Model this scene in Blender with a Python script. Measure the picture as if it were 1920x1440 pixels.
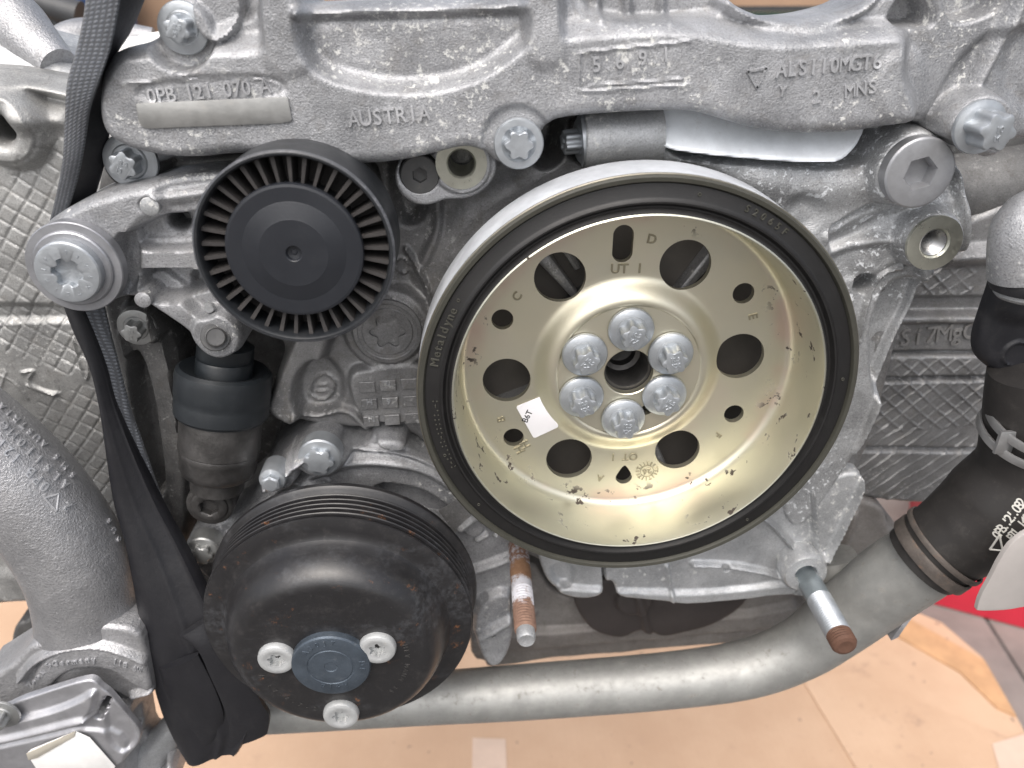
import bpy, bmesh, math, random
import numpy as np
from mathutils import Vector, Matrix

random.seed(7)
RNG = np.random.default_rng(7)
for o in list(bpy.data.objects):
    bpy.data.objects.remove(o)
scn = bpy.context.scene
COL = scn.collection

# ------------------------------------------------------------------ camera
FPX = 1477.4                    # focal length in pixels of the 1920 px wide photograph
PITCH = math.radians(27.66)
YAW = math.radians(2.80)
CAM_H = 820.0                   # camera height above the ground, mm
FW = np.array([math.sin(YAW)*math.cos(PITCH), math.cos(YAW)*math.cos(PITCH), -math.sin(PITCH)])
RT = np.array([math.cos(YAW), -math.sin(YAW), 0.0])
UP = np.cross(RT, FW)
cam = bpy.data.cameras.new('camera')
cam_ob = bpy.data.objects.new('camera', cam)
COL.objects.link(cam_ob)
cam.sensor_width = 36.0
cam.lens = FPX/1920*36.0
cam.clip_start = 0.01
cam.clip_end = 200.0
cam.dof.use_dof = True
cam.dof.focus_distance = 0.36
cam.dof.aperture_fstop = 9.0
m = Matrix(((RT[0], UP[0], -FW[0], 0), (RT[1], UP[1], -FW[1], 0), (RT[2], UP[2], -FW[2], CAM_H/1000), (0, 0, 0, 1)))
cam_ob.matrix_world = m
scn.camera = cam_ob

# ------------------------------------------------------------------ overcast sky and soft sun
SUN_EL, SUN_AZ = math.radians(58), math.radians(200)
w = bpy.data.worlds.new('World')
scn.world = w
w.use_nodes = True
nt = w.node_tree
bg = nt.nodes['Background']
sky = nt.nodes.new('ShaderNodeTexSky')
sky.sky_type = 'NISHITA'
sky.sun_disc = False
sky.sun_elevation = SUN_EL
sky.sun_rotation = SUN_AZ
sky.air_density = 1.0
sky.dust_density = 6.0
sky.ozone_density = 0.6
hs = nt.nodes.new('ShaderNodeHueSaturation')       # overcast: the blue is veiled by cloud
hs.inputs['Saturation'].default_value = 0.5
nt.links.new(sky.outputs[0], hs.inputs['Color'])
nt.links.new(hs.outputs[0], bg.inputs['Color'])
bg.inputs['Strength'].default_value = 0.15
sun = bpy.data.lights.new('sun', 'SUN')
sun.energy = 1.0
sun.angle = math.radians(70)
sun.color = (1.0, 0.985, 0.965)
sun_ob = bpy.data.objects.new('sun', sun)
COL.objects.link(sun_ob)
# direction towards the sun: Nishita rotation 0 = +Y, clockwise seen from above
sd = Vector((math.sin(SUN_AZ)*math.cos(SUN_EL), math.cos(SUN_AZ)*math.cos(SUN_EL), math.sin(SUN_EL)))
sun_ob.rotation_euler = sd.to_track_quat('Z', 'Y').to_euler()
scn.view_settings.view_transform = 'Standard'
scn.view_settings.look = 'None'
scn.view_settings.exposure = 0.58
scn.view_settings.gamma = 1.0

# ------------------------------------------------------------------ geometry helpers (mm; x right, D away from the camera, z up, origin at the lens)
def unp(u, v, D):
    """photo pixel at perpendicular distance D -> (x, z) in mm"""
    d = FW + RT*(u-960)/FPX - UP*(v-720)/FPX
    t = D/d[1]
    return (d[0]*t, d[2]*t)
def P3(u, v, D):
    x, z = unp(u, v, D)
    return (x, D, z)
def mm(px, u, v, D):
    d = FW + RT*(u-960)/FPX - UP*(v-720)/FPX
    return px*D/(FPX*d[1])
def W(p):
    return (p[0]/1000, p[1]/1000, (p[2]+CAM_H)/1000)

def props(o, label=None, cat=None, group=None, kind=None):
    if label: o['label'] = label
    if cat: o['category'] = cat
    if group: o['group'] = group
    if kind: o['kind'] = kind
    return o
ORG = {}
def thing(name, label, cat, org, group=None):
    """Empty at the thing's base; org in mm"""
    o = bpy.data.objects.new(name, None)
    o.empty_display_size = 0.02
    COL.objects.link(o)
    o.location = W(org)
    ORG[o] = Vector(org)
    props(o, label, cat, group)
    return o
def link(name, me, parent=None, org=None, mat=None, label=None):
    """org = world origin in mm of the mesh's local coordinates"""
    o = bpy.data.objects.new(name, me)
    COL.objects.link(o)
    if mat is not None and len(me.materials) == 0:
        me.materials.append(mat)
    if org is None:
        org = ORG[parent] if parent else (0, 0, 0)
    ORG[o] = Vector(org)
    if parent:
        o.parent = parent
        d = Vector(org)-ORG[parent]
        o.location = d/1000
    else:
        o.location = W(org)
    if label: o['label'] = label
    return o
def mesh(name, V, Fc, smooth=40):
    """V in mm, local"""
    me = bpy.data.meshes.new(name)
    V = np.asarray(V, float)/1000
    me.from_pydata(V.tolist(), [], [list(map(int, f)) for f in Fc])
    me.validate()
    me.update()
    if smooth:
        me.shade_smooth()
        me.set_sharp_from_angle(angle=math.radians(smooth))
    return me
def fix_normals(me):
    bm = bmesh.new(); bm.from_mesh(me)
    bmesh.ops.recalc_face_normals(bm, faces=bm.faces)
    bm.to_mesh(me); bm.free()
    return me
def wpart(name, V, Fc, mat, parent, smooth=40, label=None, recalc=True, org=None):
    """mesh from verts given as (x,D,z) mm; stored relative to parent's (or given) origin"""
    o_ = Vector(org) if org is not None else ORG[parent]
    V = np.asarray(V, float)-np.array(o_)
    me = mesh(name, V, Fc, 0)
    if recalc: fix_normals(me)
    if smooth:
        me.shade_smooth(); me.set_sharp_from_angle(angle=math.radians(smooth))
    return link(name, me, parent, tuple(o_), mat, label)

# polar loft about the axis that points at the viewer (-Y). profile: (r or f(theta), h)
def hexf(a, rot=0):
    return lambda t: a/np.cos(((t+rot+math.pi/6) % (math.pi/3))-math.pi/6)
def starf(r, a=0.14, rot=0):
    def f(t):
        c = np.cos(6*(t+rot))
        return r*(1+a*np.sign(c)*np.abs(c)**0.8)
    return f
def lathe(profile, n=96, cap0=True, cap1=True, jitter=0):
    t = np.arange(n)*2*math.pi/n
    V, Fc = [], []
    for r, h in profile:
        rr = r(t) if callable(r) else np.full(n, float(r))
        for a, q in zip(t, rr):
            V.append((q*math.cos(a), -h, q*math.sin(a)))
    for i in range(len(profile)-1):
        for j in range(n):
            k = (j+1) % n
            Fc.append((i*n+j, i*n+k, (i+1)*n+k, (i+1)*n+j))
    if cap0:
        Fc.append(list(range(n)))
    if cap1:
        b = (len(profile)-1)*n
        Fc.append([b+j for j in range(n)][::-1])
    return V, Fc
def lathe_mesh(name, profile, n=96, smooth=35, M=None, **k):
    V, Fc = lathe(profile, n, **k)
    if M is not None:
        V = [tuple(M @ Vector(v)) for v in V]
    me = mesh(name, V, Fc, 0)
    fix_normals(me)
    me.shade_smooth(); me.set_sharp_from_angle(angle=math.radians(smooth))
    return me
def axis_matrix(direction):
    """rotates local -Y (the lathe axis) onto direction"""
    q = Vector((0, -1, 0)).rotation_difference(Vector(direction).normalized())
    return q.to_matrix()
def arc(r0, h0, r1, h1, n=5, bulge=1):
    """quarter-ellipse profile points from (r0,h0) to (r1,h1)"""
    out = []
    for i in range(n+1):
        a = i/n*math.pi/2
        if bulge > 0: out.append((r0+(r1-r0)*math.sin(a), h0+(h1-h0)*(1-math.cos(a))))
        else: out.append((r0+(r1-r0)*(1-math.cos(a)), h0+(h1-h0)*math.sin(a)))
    return out

def catmull(pts, n=8, closed=False):
    P = [np.array(p, float) for p in pts]
    out = []
    m_ = len(P)
    rng = range(m_ if closed else m_-1)
    for i in rng:
        if closed: a, b, c, d = P[i-1], P[i], P[(i+1) % m_], P[(i+2) % m_]
        else: a, b, c, d = P[max(i-1, 0)], P[i], P[i+1], P[min(i+2, m_-1)]
        for k in range(n):
            t = k/n
            out.append(.5*((2*b)+(-a+c)*t+(2*a-5*b+4*c-d)*t*t+(-a+3*b-3*c+d)*t**3))
    if not closed: out.append(P[-1])
    return out
def tube(points, radii, n=20, cap=True, sub=6):
    """points (x,D,z) mm; swept circle with parallel transport"""
    R4 = [np.array([*p, r], float) for p, r in zip(points, radii)]
    C = catmull(R4, sub) if sub > 1 else R4
    V, Fc = [], []
    up = Vector((0.13, 0.2, 1)); prev = None
    for i, c in enumerate(C):
        a = Vector(C[max(i-1, 0)][:3]); b = Vector(C[min(i+1, len(C)-1)][:3])
        t = (b-a).normalized()
        if prev is None: x = t.cross(up).normalized()
        else: x = (prev-t*prev.dot(t)).normalized()
        prev = x; y = t.cross(x)
        for j in range(n):
            an = 2*math.pi*j/n
            p = Vector(c[:3])+(x*math.cos(an)+y*math.sin(an))*c[3]
            V.append(tuple(p))
    for i in range(len(C)-1):
        for j in range(n):
            k = (j+1) % n
            Fc.append((i*n+j, i*n+k, (i+1)*n+k, (i+1)*n+j))
    if cap:
        Fc.append(list(range(n))[::-1]); b = (len(C)-1)*n; Fc.append([b+j for j in range(n)])
    return V, Fc
def prism(poly, D0, D1, bevel=0.0):
    """poly [(x,z)] mm; front at D0 (nearer), back at D1, optional chamfer on the front edge"""
    n = len(poly); A = np.array(poly, float)
    V = []; Fc = []
    loops = []
    if bevel > 0:
        ar = 0.5*np.sum(A[:, 0]*np.roll(A[:, 1], -1)-np.roll(A[:, 0], -1)*A[:, 1])
        s = 1 if ar > 0 else -1
        e = np.roll(A, -1, 0)-A; e /= np.maximum(np.linalg.norm(e, axis=1)[:, None], 1e-9)
        nrm = np.stack([-e[:, 1], e[:, 0]], 1)*s
        nv = nrm+np.roll(nrm, 1, 0); nv /= np.maximum(np.linalg.norm(nv, axis=1)[:, None], .3)
        loops.append((A+nv*bevel, D0)); loops.append((A+nv*bevel*.3, D0+bevel*.3)); loops.append((A, D0+bevel))
    else: loops.append((A, D0))
    loops.append((A, D1))
    for L, D in loops:
        for p in L: V.append((p[0], D, p[1]))
    for i in range(len(loops)-1):
        for j in range(n):
            k = (j+1) % n
            Fc.append((i*n+j, i*n+k, (i+1)*n+k, (i+1)*n+j))
    Fc.append(list(range(n))); Fc.append([(len(loops)-1)*n+j for j in range(n)][::-1])
    return V, Fc
def chaikin(p, it=2, closed=True):
    p = [np.array(q, float) for q in p]
    for _ in range(it):
        q = []
        m_ = len(p)
        if not closed: q.append(p[0])
        for i in range(m_ if closed else m_-1):
            a, b = p[i], p[(i+1) % m_]
            q += [a*.75+b*.25, a*.25+b*.75]
        if not closed: q.append(p[-1])
        p = q
    return p
def pxpoly(pts, D, ch=2):
    return [unp(q[0], q[1], D) for q in (chaikin(pts, ch) if ch else pts)]
def merge(parts):
    V, Fc = [], []
    for v, f in parts:
        b = len(V); V += [tuple(q) for q in v]; Fc += [[i+b for i in g] for g in f]
    return V, Fc

# ---- castings: a real relief surface over an outline, with depth, walls and holes
def segdist(P, A, B):
    d = B-A; L = max(float(d@d), 1e-12)
    t = np.clip(((P-A)@d)/L, 0, 1)
    C = A+t[:, None]*d
    return np.hypot(P[:, 0]-C[:, 0], P[:, 1]-C[:, 1]), C
def polydist(P, poly):
    poly = np.asarray(poly, float)
    best = np.full(len(P), 1e9); cl = np.zeros_like(P); ins = np.zeros(len(P), bool)
    for i in range(len(poly)):
        A, B = poly[i], poly[(i+1) % len(poly)]
        d, C = segdist(P, A, B)
        k = d < best; best[k] = d[k]; cl[k] = C[k]
        c = ((A[1] > P[:, 1]) != (B[1] > P[:, 1]))
        with np.errstate(divide='ignore', invalid='ignore'):
            xx = (B[0]-A[0])*(P[:, 1]-A[1])/(B[1]-A[1])+A[0]
        ins ^= c & (P[:, 0] < xx)
    return np.where(ins, best, -best), cl
def linedist(P, pts):
    best = np.full(len(P), 1e9)
    for A, B in zip(pts[:-1], pts[1:]):
        d, _ = segdist(P, np.array(A, float), np.array(B, float))
        best = np.minimum(best, d)
    return best
def sstep(x):
    x = np.clip(x, 0, 1); return x*x*(3-2*x)
_ph = RNG.uniform(0, 6.28, (24, 2)); _dr = RNG.uniform(0, 6.28, 24)
def wob(P, scale, amp):
    s = np.zeros(len(P))
    for i in range(12):
        k = 6.28/scale*(0.6+0.12*i)
        s += np.sin(k*(P[:, 0]*math.cos(_dr[i])+P[:, 1]*math.sin(_dr[i]))+_ph[i, 0])/(1+.25*i)
    return s*amp/3
def casting(name, outline, D, back, feats, mat, parent, step=.9, edge=3, noise=.25, holes=(), ch=2, smooth=60, label=None, round_to=None):
    poly = np.array(pxpoly(outline, D, ch))
    x0, z0 = poly.min(0)-step; x1, z1 = poly.max(0)+step
    xs = np.arange(x0, x1+step, step); zs = np.arange(z0, z1+step, step)
    X, Z = np.meshgrid(xs, zs); P = np.stack([X.ravel(), Z.ravel()], 1)
    d, cl = polydist(P, poly)
    for (hu, hv, hD, hr) in holes:
        c = np.array(unp(hu, hv, hD)); r = P-c; q = np.hypot(r[:, 0], r[:, 1]); dh = q-hr
        k = dh < d
        d[k] = dh[k]; cl[k] = c+r[k]/np.maximum(q[k], 1e-6)[:, None]*hr
    out = d <= 0
    P2 = P.copy(); P2[out] = cl[out]
    dd = np.where(out, 0, d)
    H = np.full(len(P), float(D))
    for f in feats:
        k = f[0]
        if k in ('p', 'pd'):
            sd_, _ = polydist(P2, pxpoly(f[1], f[2] if k == 'p' else D, 2))
            w_ = sstep(sd_/f[3]+.5)
            H = H*(1-w_)+f[2]*w_ if k == 'p' else H+f[2]*w_
        elif k == 'c':
            c = np.array(unp(f[1], f[2], f[4])); q = f[3]-np.hypot(*(P2-c).T)
            w_ = sstep(q/f[5]+.5); H = H*(1-w_)+f[4]*w_
        elif k == 'l':
            q = linedist(P2, [unp(a, b, D) for a, b in chaikin(f[1], 2, False)])
            H = H-f[3]*sstep(1-q/(f[2]/2))
        elif k == 'lf':
            q = linedist(P2, [unp(a, b, D) for a, b in chaikin(f[1], 2, False)])
            H = H-f[3]*sstep((f[2]/2-q)/f[4]+.5)
        elif k == 's':      # sloping face: D runs from f[2] at the top to f[3] at the bottom
            pp = np.array(pxpoly(f[1], D, 1)); sd_, _ = polydist(P2, pp); w_ = sstep(sd_/f[4]+.5)
            tz = np.clip((P2[:, 1]-pp[:, 1].min())/(np.ptp(pp[:, 1])), 0, 1)
            H = H*(1-w_)+(f[3]+(f[2]-f[3])*tz)*w_
        elif k == 'g':      # lattice of ribs (h>0) or grooves (h<0) inside a polygon
            _, pts, pitch, a1, a2, wd, h = f[:7]
            sd_, _ = polydist(P2, pxpoly(pts, D, 1))
            wx = P2+np.stack([wob(P2, 60, 1.0), wob(P2[:, ::-1], 55, 1.0)], 1)
            m_ = np.zeros(len(P2))
            for a in (a1, a2):
                if a is None: continue
                t = (wx[:, 0]*math.cos(a)+wx[:, 1]*math.sin(a))/pitch
                q = np.abs(t-np.round(t))*pitch
                m_ = np.maximum(m_, sstep(1-q/wd))
            m_ = m_*np.clip(.85+wob(P2, 23, .45), .25, 1.4)
            H = H-h*m_*sstep(sd_/2)
    if noise: H = H+wob(P2, 34, noise)+wob(P2[:, ::-1], 9, noise*.14)
    if edge:
        e = np.clip(edge-dd, 0, edge)
        H = H+edge-np.sqrt(np.maximum(edge*edge-e*e, 0))
    H = np.minimum(H, back-.2)
    nx, nz = len(xs), len(zs)
    idx = np.arange(nx*nz).reshape(nz, nx)
    q = np.stack([idx[:-1, :-1], idx[:-1, 1:], idx[1:, 1:], idx[1:, :-1]], -1).reshape(-1, 4)
    q = q[(~out[q]).any(1)]
    # skirt
    e = np.concatenate([q[:, [0, 1]], q[:, [1, 2]], q[:, [2, 3]], q[:, [3, 0]]])
    key = np.sort(e, 1); kk = key[:, 0].astype(np.int64)*nx*nz+key[:, 1]
    _, inv, cnt = np.unique(kk, return_inverse=True, return_counts=True)
    be = e[cnt[inv] == 1]
    V = np.stack([P2[:, 0], H, P2[:, 1]], 1)
    bv = np.unique(be); mp = {int(b): len(V)+i for i, b in enumerate(bv)}
    VB = V[bv].copy(); VB[:, 1] = back
    V = np.concatenate([V, VB])
    Fc = q.tolist()+[[int(b), int(a), mp[int(a)], mp[int(b)]] for a, b in be]
    used = np.unique(np.concatenate([q.ravel(), np.arange(nx*nz, len(V))]))
    re = np.full(len(V), -1); re[used] = np.arange(len(used))
    V = V[used]; Fc = [[int(re[i]) for i in g] for g in Fc]
    o = wpart(name, V, Fc, mat, parent, smooth, label, recalc=False)
    return o
# ------------------------------------------------------------------ materials
class NB:
    def __init__(s, name):
        s.m = bpy.data.materials.new(name); s.m.use_nodes = True
        s.t = s.m.node_tree; s.b = s.t.nodes['Principled BSDF']
        tc = s.t.nodes.new('ShaderNodeTexCoord'); oi = s.t.nodes.new('ShaderNodeObjectInfo')
        ad = s.t.nodes.new('ShaderNodeVectorMath'); ad.operation = 'ADD'
        sc = s.t.nodes.new('ShaderNodeVectorMath'); sc.operation = 'SCALE'; sc.inputs['Scale'].default_value = 0.4
        cb = s.t.nodes.new('ShaderNodeCombineXYZ')
        for i in range(3): s.t.links.new(oi.outputs['Random'], cb.inputs[i])
        s.t.links.new(cb.outputs[0], sc.inputs[0])
        s.t.links.new(tc.outputs['Object'], ad.inputs[0]); s.t.links.new(sc.outputs[0], ad.inputs[1])
        s.co = ad.outputs[0]; s.raw = tc.outputs['Object']
    def new(s, t, **k):
        n = s.t.nodes.new(t)
        for a, b in k.items(): setattr(n, a, b)
        return n
    def noise(s, scale, detail=5, rough=.6, co=None, dist=0.0, stretch=None):
        n = s.new('ShaderNodeTexNoise'); n.inputs['Scale'].default_value = scale
        n.inputs['Detail'].default_value = detail; n.inputs['Roughness'].default_value = rough
        n.inputs['Distortion'].default_value = dist
        c = co or s.co
        if stretch:
            mp = s.new('ShaderNodeMapping'); mp.inputs['Scale'].default_value = stretch
            s.t.links.new(c, mp.inputs[0]); c = mp.outputs[0]
        s.t.links.new(c, n.inputs['Vector'])
        return n.outputs['Fac']
    def ramp(s, f, a, b, va=0., vb=1.):
        n = s.new('ShaderNodeMapRange'); n.interpolation_type = 'SMOOTHSTEP'
        s.t.links.new(f, n.inputs[0])
        n.inputs[1].default_value = a; n.inputs[2].default_value = b
        n.inputs[3].default_value = va; n.inputs[4].default_value = vb
        return n.outputs[0]
    def math(s, op, a, b=None, clamp=False):
        n = s.new('ShaderNodeMath', operation=op); n.use_clamp = clamp
        for i, x in enumerate((a, b)):
            if x is None: continue
            if isinstance(x, (int, float)): n.inputs[i].default_value = x
            else: s.t.links.new(x, n.inputs[i])
        return n.outputs[0]
    def mix(s, f, a, b):
        n = s.new('ShaderNodeMix', data_type='RGBA')
        for sock, x in ((n.inputs[0], f), (n.inputs[6], a), (n.inputs[7], b)):
            if isinstance(x, (int, float)): sock.default_value = x
            elif isinstance(x, tuple): sock.default_value = (*x, 1)
            else: s.t.links.new(x, sock)
        return n.outputs[2]
    def set(s, name, x):
        i = s.b.inputs[name]
        if isinstance(x, tuple): i.default_value = (*x, 1)
        elif isinstance(x, (int, float)): i.default_value = x
        else: s.t.links.new(x, i)
        return s
    def bump(s, h, dist, strength=1.0, prev=None):
        n = s.new('ShaderNodeBump'); n.inputs['Distance'].default_value = dist; n.inputs['Strength'].default_value = strength
        s.t.links.new(h, n.inputs['Height'])
        if prev is not None: s.t.links.new(prev, n.inputs['Normal'])
        s.t.links.new(n.outputs[0], s.b.inputs['Normal'])
        return n.outputs[0]

def cast_mat(name, a, b, metal=.75, rough=.5, grain=.00025, white=.5, dirt=.4, fine=1300, dirtcol=(.12, .105, .085), wcol=(.62, .62, .6), gc=.55):
    """rough cast aluminium: grain, cloudy tone, white oxide flecks, brownish grime in irregular patches"""
    k = NB(name)
    n1 = k.noise(38, 7, .65); n2 = k.noise(fine, 3, .6); n3 = k.noise(330, 6, .7); n4 = k.noise(17, 3, .5)
    n5 = k.noise(90, 8, .72, dist=.6)
    c = k.mix(k.ramp(n1, .3, .7), a, b)
    c = k.mix(k.math('MULTIPLY', k.ramp(n2, .48, .72), .6*gc), c, tuple(x*.35 for x in a))
    c = k.mix(k.math('MULTIPLY', k.ramp(n2, .42, .30), .5*gc), c, tuple(min(1, x*1.5) for x in b))
    dm = k.math('MULTIPLY', k.ramp(n5, .5, .72), dirt)
    c = k.mix(dm, c, dirtcol)
    wm = k.math('MULTIPLY', k.math('MAXIMUM', k.ramp(n3, .57, .66), k.ramp(k.noise(130, 8, .75), .58, .66)), k.ramp(n4, .45, .60))
    wm = k.math('MULTIPLY', wm, white*1.6, True)
    c = k.mix(wm, c, wcol)
    k.set('Base Color', c)
    k.set('Metallic', k.math('SUBTRACT', metal, k.math('MULTIPLY', k.math('MAXIMUM', wm, dm), metal*.9), True))
    k.set('Roughness', k.ramp(n5, .3, .8, rough-.08, rough+.15))
    p = k.bump(n2, grain, 1.0)
    p = k.bump(n3, grain*1.6, .6, p)
    k.bump(n1, .0005, .4, p)
    return k.m
M_CAST = cast_mat('cast_aluminium', (.27, .275, .285), (.46, .465, .48), .62, .5, .0003, 1.0, .4, gc=.75)
M_CASTB = cast_mat('bright_cast_aluminium', (.38, .39, .40), (.55, .56, .57), .62, .48, .0002, 1.1, .25)
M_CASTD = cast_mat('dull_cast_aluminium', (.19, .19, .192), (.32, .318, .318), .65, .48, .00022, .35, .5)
M_CASTF = cast_mat('oxide_flaked_casting', (.33, .335, .34), (.52, .53, .54), .6, .47, .0003, 1.4, .35, dirtcol=(.17, .155, .135), wcol=(.74, .76, .78), gc=.8)
M_COVER = cast_mat('cover_casting', (.28, .28, .275), (.46, .46, .45), .6, .5, .0002, .5, .45)
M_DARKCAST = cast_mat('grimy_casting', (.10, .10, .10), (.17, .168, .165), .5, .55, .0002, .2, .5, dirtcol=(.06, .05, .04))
M_PAN = cast_mat('oil_pan_casting', (.22, .205, .195), (.31, .295, .28), .45, .6, .0002, .1, .4, dirtcol=(.14, .12, .10))
M_PIPECAST = cast_mat('smooth_cast_pipe', (.36, .36, .37), (.46, .46, .47), .7, .44, .0004, .15, .25, fine=1000)

M_LETTER = cast_mat('lit_raised_letters', (.42, .425, .44), (.56, .565, .58), .6, .45, .0001, .2, .1, gc=.3)  # lighter tint: light on the raised strokes put into the colour
M_LETTERD = cast_mat('dull_raised_letters', (.30, .295, .29), (.40, .39, .38), .6, .45, .0001, .2, .1, gc=.3)
def metal_mat(name, col, rough=.35, metal=1.0, dirt=.2, dirtcol=(.2, .18, .15), scr=.0001, var=.12):
    k = NB(name)
    n1 = k.noise(70, 6, .65); n2 = k.noise(700, 4, .7); n3 = k.noise(180, 8, .75)
    c = k.mix(k.ramp(n1, .3, .7), tuple(x*(1-var) for x in col), tuple(min(1, x*(1+var)) for x in col))
    dm = k.math('MULTIPLY', k.ramp(n3, .55, .72), dirt)
    c = k.mix(dm, c, dirtcol)
    k.set('Base Color', c); k.set('Metallic', k.math('SUBTRACT', metal, k.math('MULTIPLY', dm, .8), True))
    k.set('Roughness', k.ramp(n3, .3, .75, rough-.07, rough+.13))
    k.bump(n2, scr, .7)
    return k.m
M_ZINC = metal_mat('zinc_flake_bolt', (.44, .465, .49), .42, .75, .25, (.3, .3, .28), .00012)
M_ZINCD = metal_mat('weathered_steel_bolt', (.36, .365, .36), .45, .8, .45, (.16, .13, .09), .00015)
M_WHITEBOLT = metal_mat('pale_collar_bolt', (.47, .48, .48), .48, .4, .5, (.25, .22, .18), .0002)
M_MACH = metal_mat('machined_aluminium', (.56, .56, .53), .3, .9, .25, (.3, .28, .22), .00005)
M_MACHY = metal_mat('machined_boss', (.52, .52, .45), .32, .9, .25, (.3, .28, .2), .00005)
M_STEEL = metal_mat('bare_steel', (.42, .42, .42), .3, 1.0, .3, (.2, .15, .1), .00006)
M_BELTRING = metal_mat('silver_paint_ring', (.56, .58, .61), .42, .25, .15, (.3, .3, .3), .00008)
M_LIP = metal_mat('worn_edge', (.30, .28, .23), .35, .9, .3, (.35, .25, .18), .0001)
M_BLACKSTEEL = metal_mat('black_coated_screw', (.10, .10, .10), .45, .5, .3, (.2, .18, .15), .0001)
M_PIPE = metal_mat('aluminium_pipe', (.36, .36, .345), .55, .6, .9, (.17, .155, .13), .00012)
M_SHEET = metal_mat('galvanised_sheet', (.46, .46, .48), .42, .75, .25, (.34, .33, .31), .00006)
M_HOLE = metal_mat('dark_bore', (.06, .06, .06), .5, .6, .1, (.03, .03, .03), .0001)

def black_mat(name, col, rough, dust=.3, dustcol=(.2, .19, .18), fine=900, bump=.00006, spec=.5, rust=0., scuff=0.):
    k = NB(name)
    n1 = k.noise(50, 6, .65); n2 = k.noise(fine, 4, .7); n3 = k.noise(140, 8, .75); n4 = k.noise(600, 3, .6)
    dm = k.math('MULTIPLY', k.math('ADD', k.ramp(n3, .48, .75), k.math('MULTIPLY', k.ramp(n4, .66, .72), 1.0)), dust, True)
    c = k.mix(dm, k.mix(n1, tuple(x*.85 for x in col), tuple(x*1.2 for x in col)), dustcol)
    if scuff:
        sc_ = k.math('MULTIPLY', k.ramp(k.noise(16, 6, .7, stretch=(1, 1, 2.2)), .48, .62), k.ramp(k.noise(260, 4, .7), .4, .65))
        c = k.mix(k.math('MULTIPLY', sc_, scuff), c, (.10, .105, .115))
    if rust:
        r = k.math('MULTIPLY', k.ramp(k.noise(60, 9, .8), .60, .68), rust, True)
        c = k.mix(r, c, (.20, .085, .035))
    k.set('Base Color', c); k.set('Roughness', k.ramp(n1, .3, .7, rough-.06, rough+.08))
    k.set('Specular IOR Level', spec)
    k.bump(n2, bump, .8)
    return k.m
M_PLASTIC = black_mat('black_plastic', (.016, .018, .021), .42, .08)
M_CAP = black_mat('satin_plastic_cap', (.018, .020, .025), .36, .04, (.1, .1, .1))
M_FIN = black_mat('dusty_plastic_fins', (.040, .037, .036), .65, .5, (.10, .09, .085))
M_RUBBER = black_mat('black_rubber', (.011, .0105, .0105), .48, .07, (.09, .085, .08))
M_RUBBERO = black_mat('olive_black_edge', (.045, .044, .035), .5, .15, (.12, .11, .09))
M_PUMPBLK = black_mat('black_painted_steel', (.014, .0135, .0145), .34, .16, (.13, .12, .115), rust=.8, spec=.6, scuff=.3)
M_BOOT = black_mat('blue_black_rubber', (.012, .015, .018), .42, .1, (.09, .10, .11))
M_HOSE = black_mat('hose_rubber', (.020, .018, .017), .55, .2, (.11, .10, .09))
M_VALVE = black_mat('matt_black_plastic', (.013, .013, .016), .5, .14, (.16, .15, .14))
M_BODY = metal_mat('tarnished_cylinder', (.085, .082, .080), .42, .7, .5, (.05, .045, .04), .0002, .3)

def strap_mat():
    k = NB('black_webbing')
    n1 = k.noise(40, 5, .6); n3 = k.noise(850, 3, .7)
    uv = k.new('ShaderNodeUVMap')
    wv = k.new('ShaderNodeTexWave', wave_type='BANDS', bands_direction='Y'); wv.inputs['Scale'].default_value = 9
    wv.inputs['Distortion'].default_value = .6
    k.t.links.new(uv.outputs[0], wv.inputs[0])
    w2 = k.new('ShaderNodeTexWave', wave_type='BANDS', bands_direction='X'); w2.inputs['Scale'].default_value = 4.5
    k.t.links.new(uv.outputs[0], w2.inputs[0])
    h = k.math('MULTIPLY', wv.outputs['Fac'], w2.outputs['Fac'])
    c = k.mix(k.ramp(n1, .3, .7), (.045, .050, .060), (.085, .094, .110))
    c = k.mix(k.math('MULTIPLY', k.ramp(n3, .5, .72), .55), c, (.22, .235, .26))
    c = k.mix(k.ramp(h, .0, .5, .65, .0), c, (.012, .013, .016))
    k.set('Base Color', c); k.set('Roughness', .75)
    k.set('Sheen Weight', .25)
    p = k.bump(h, .0004, .8)
    k.bump(n3, .0002, .8, p)
    return k.m
M_STRAP = strap_mat()
M_SLEEVE = black_mat('black_strap_sleeve', (.010, .010, .0125), .45, .07, (.08, .075, .07), fine=400, bump=.0002)

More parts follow.
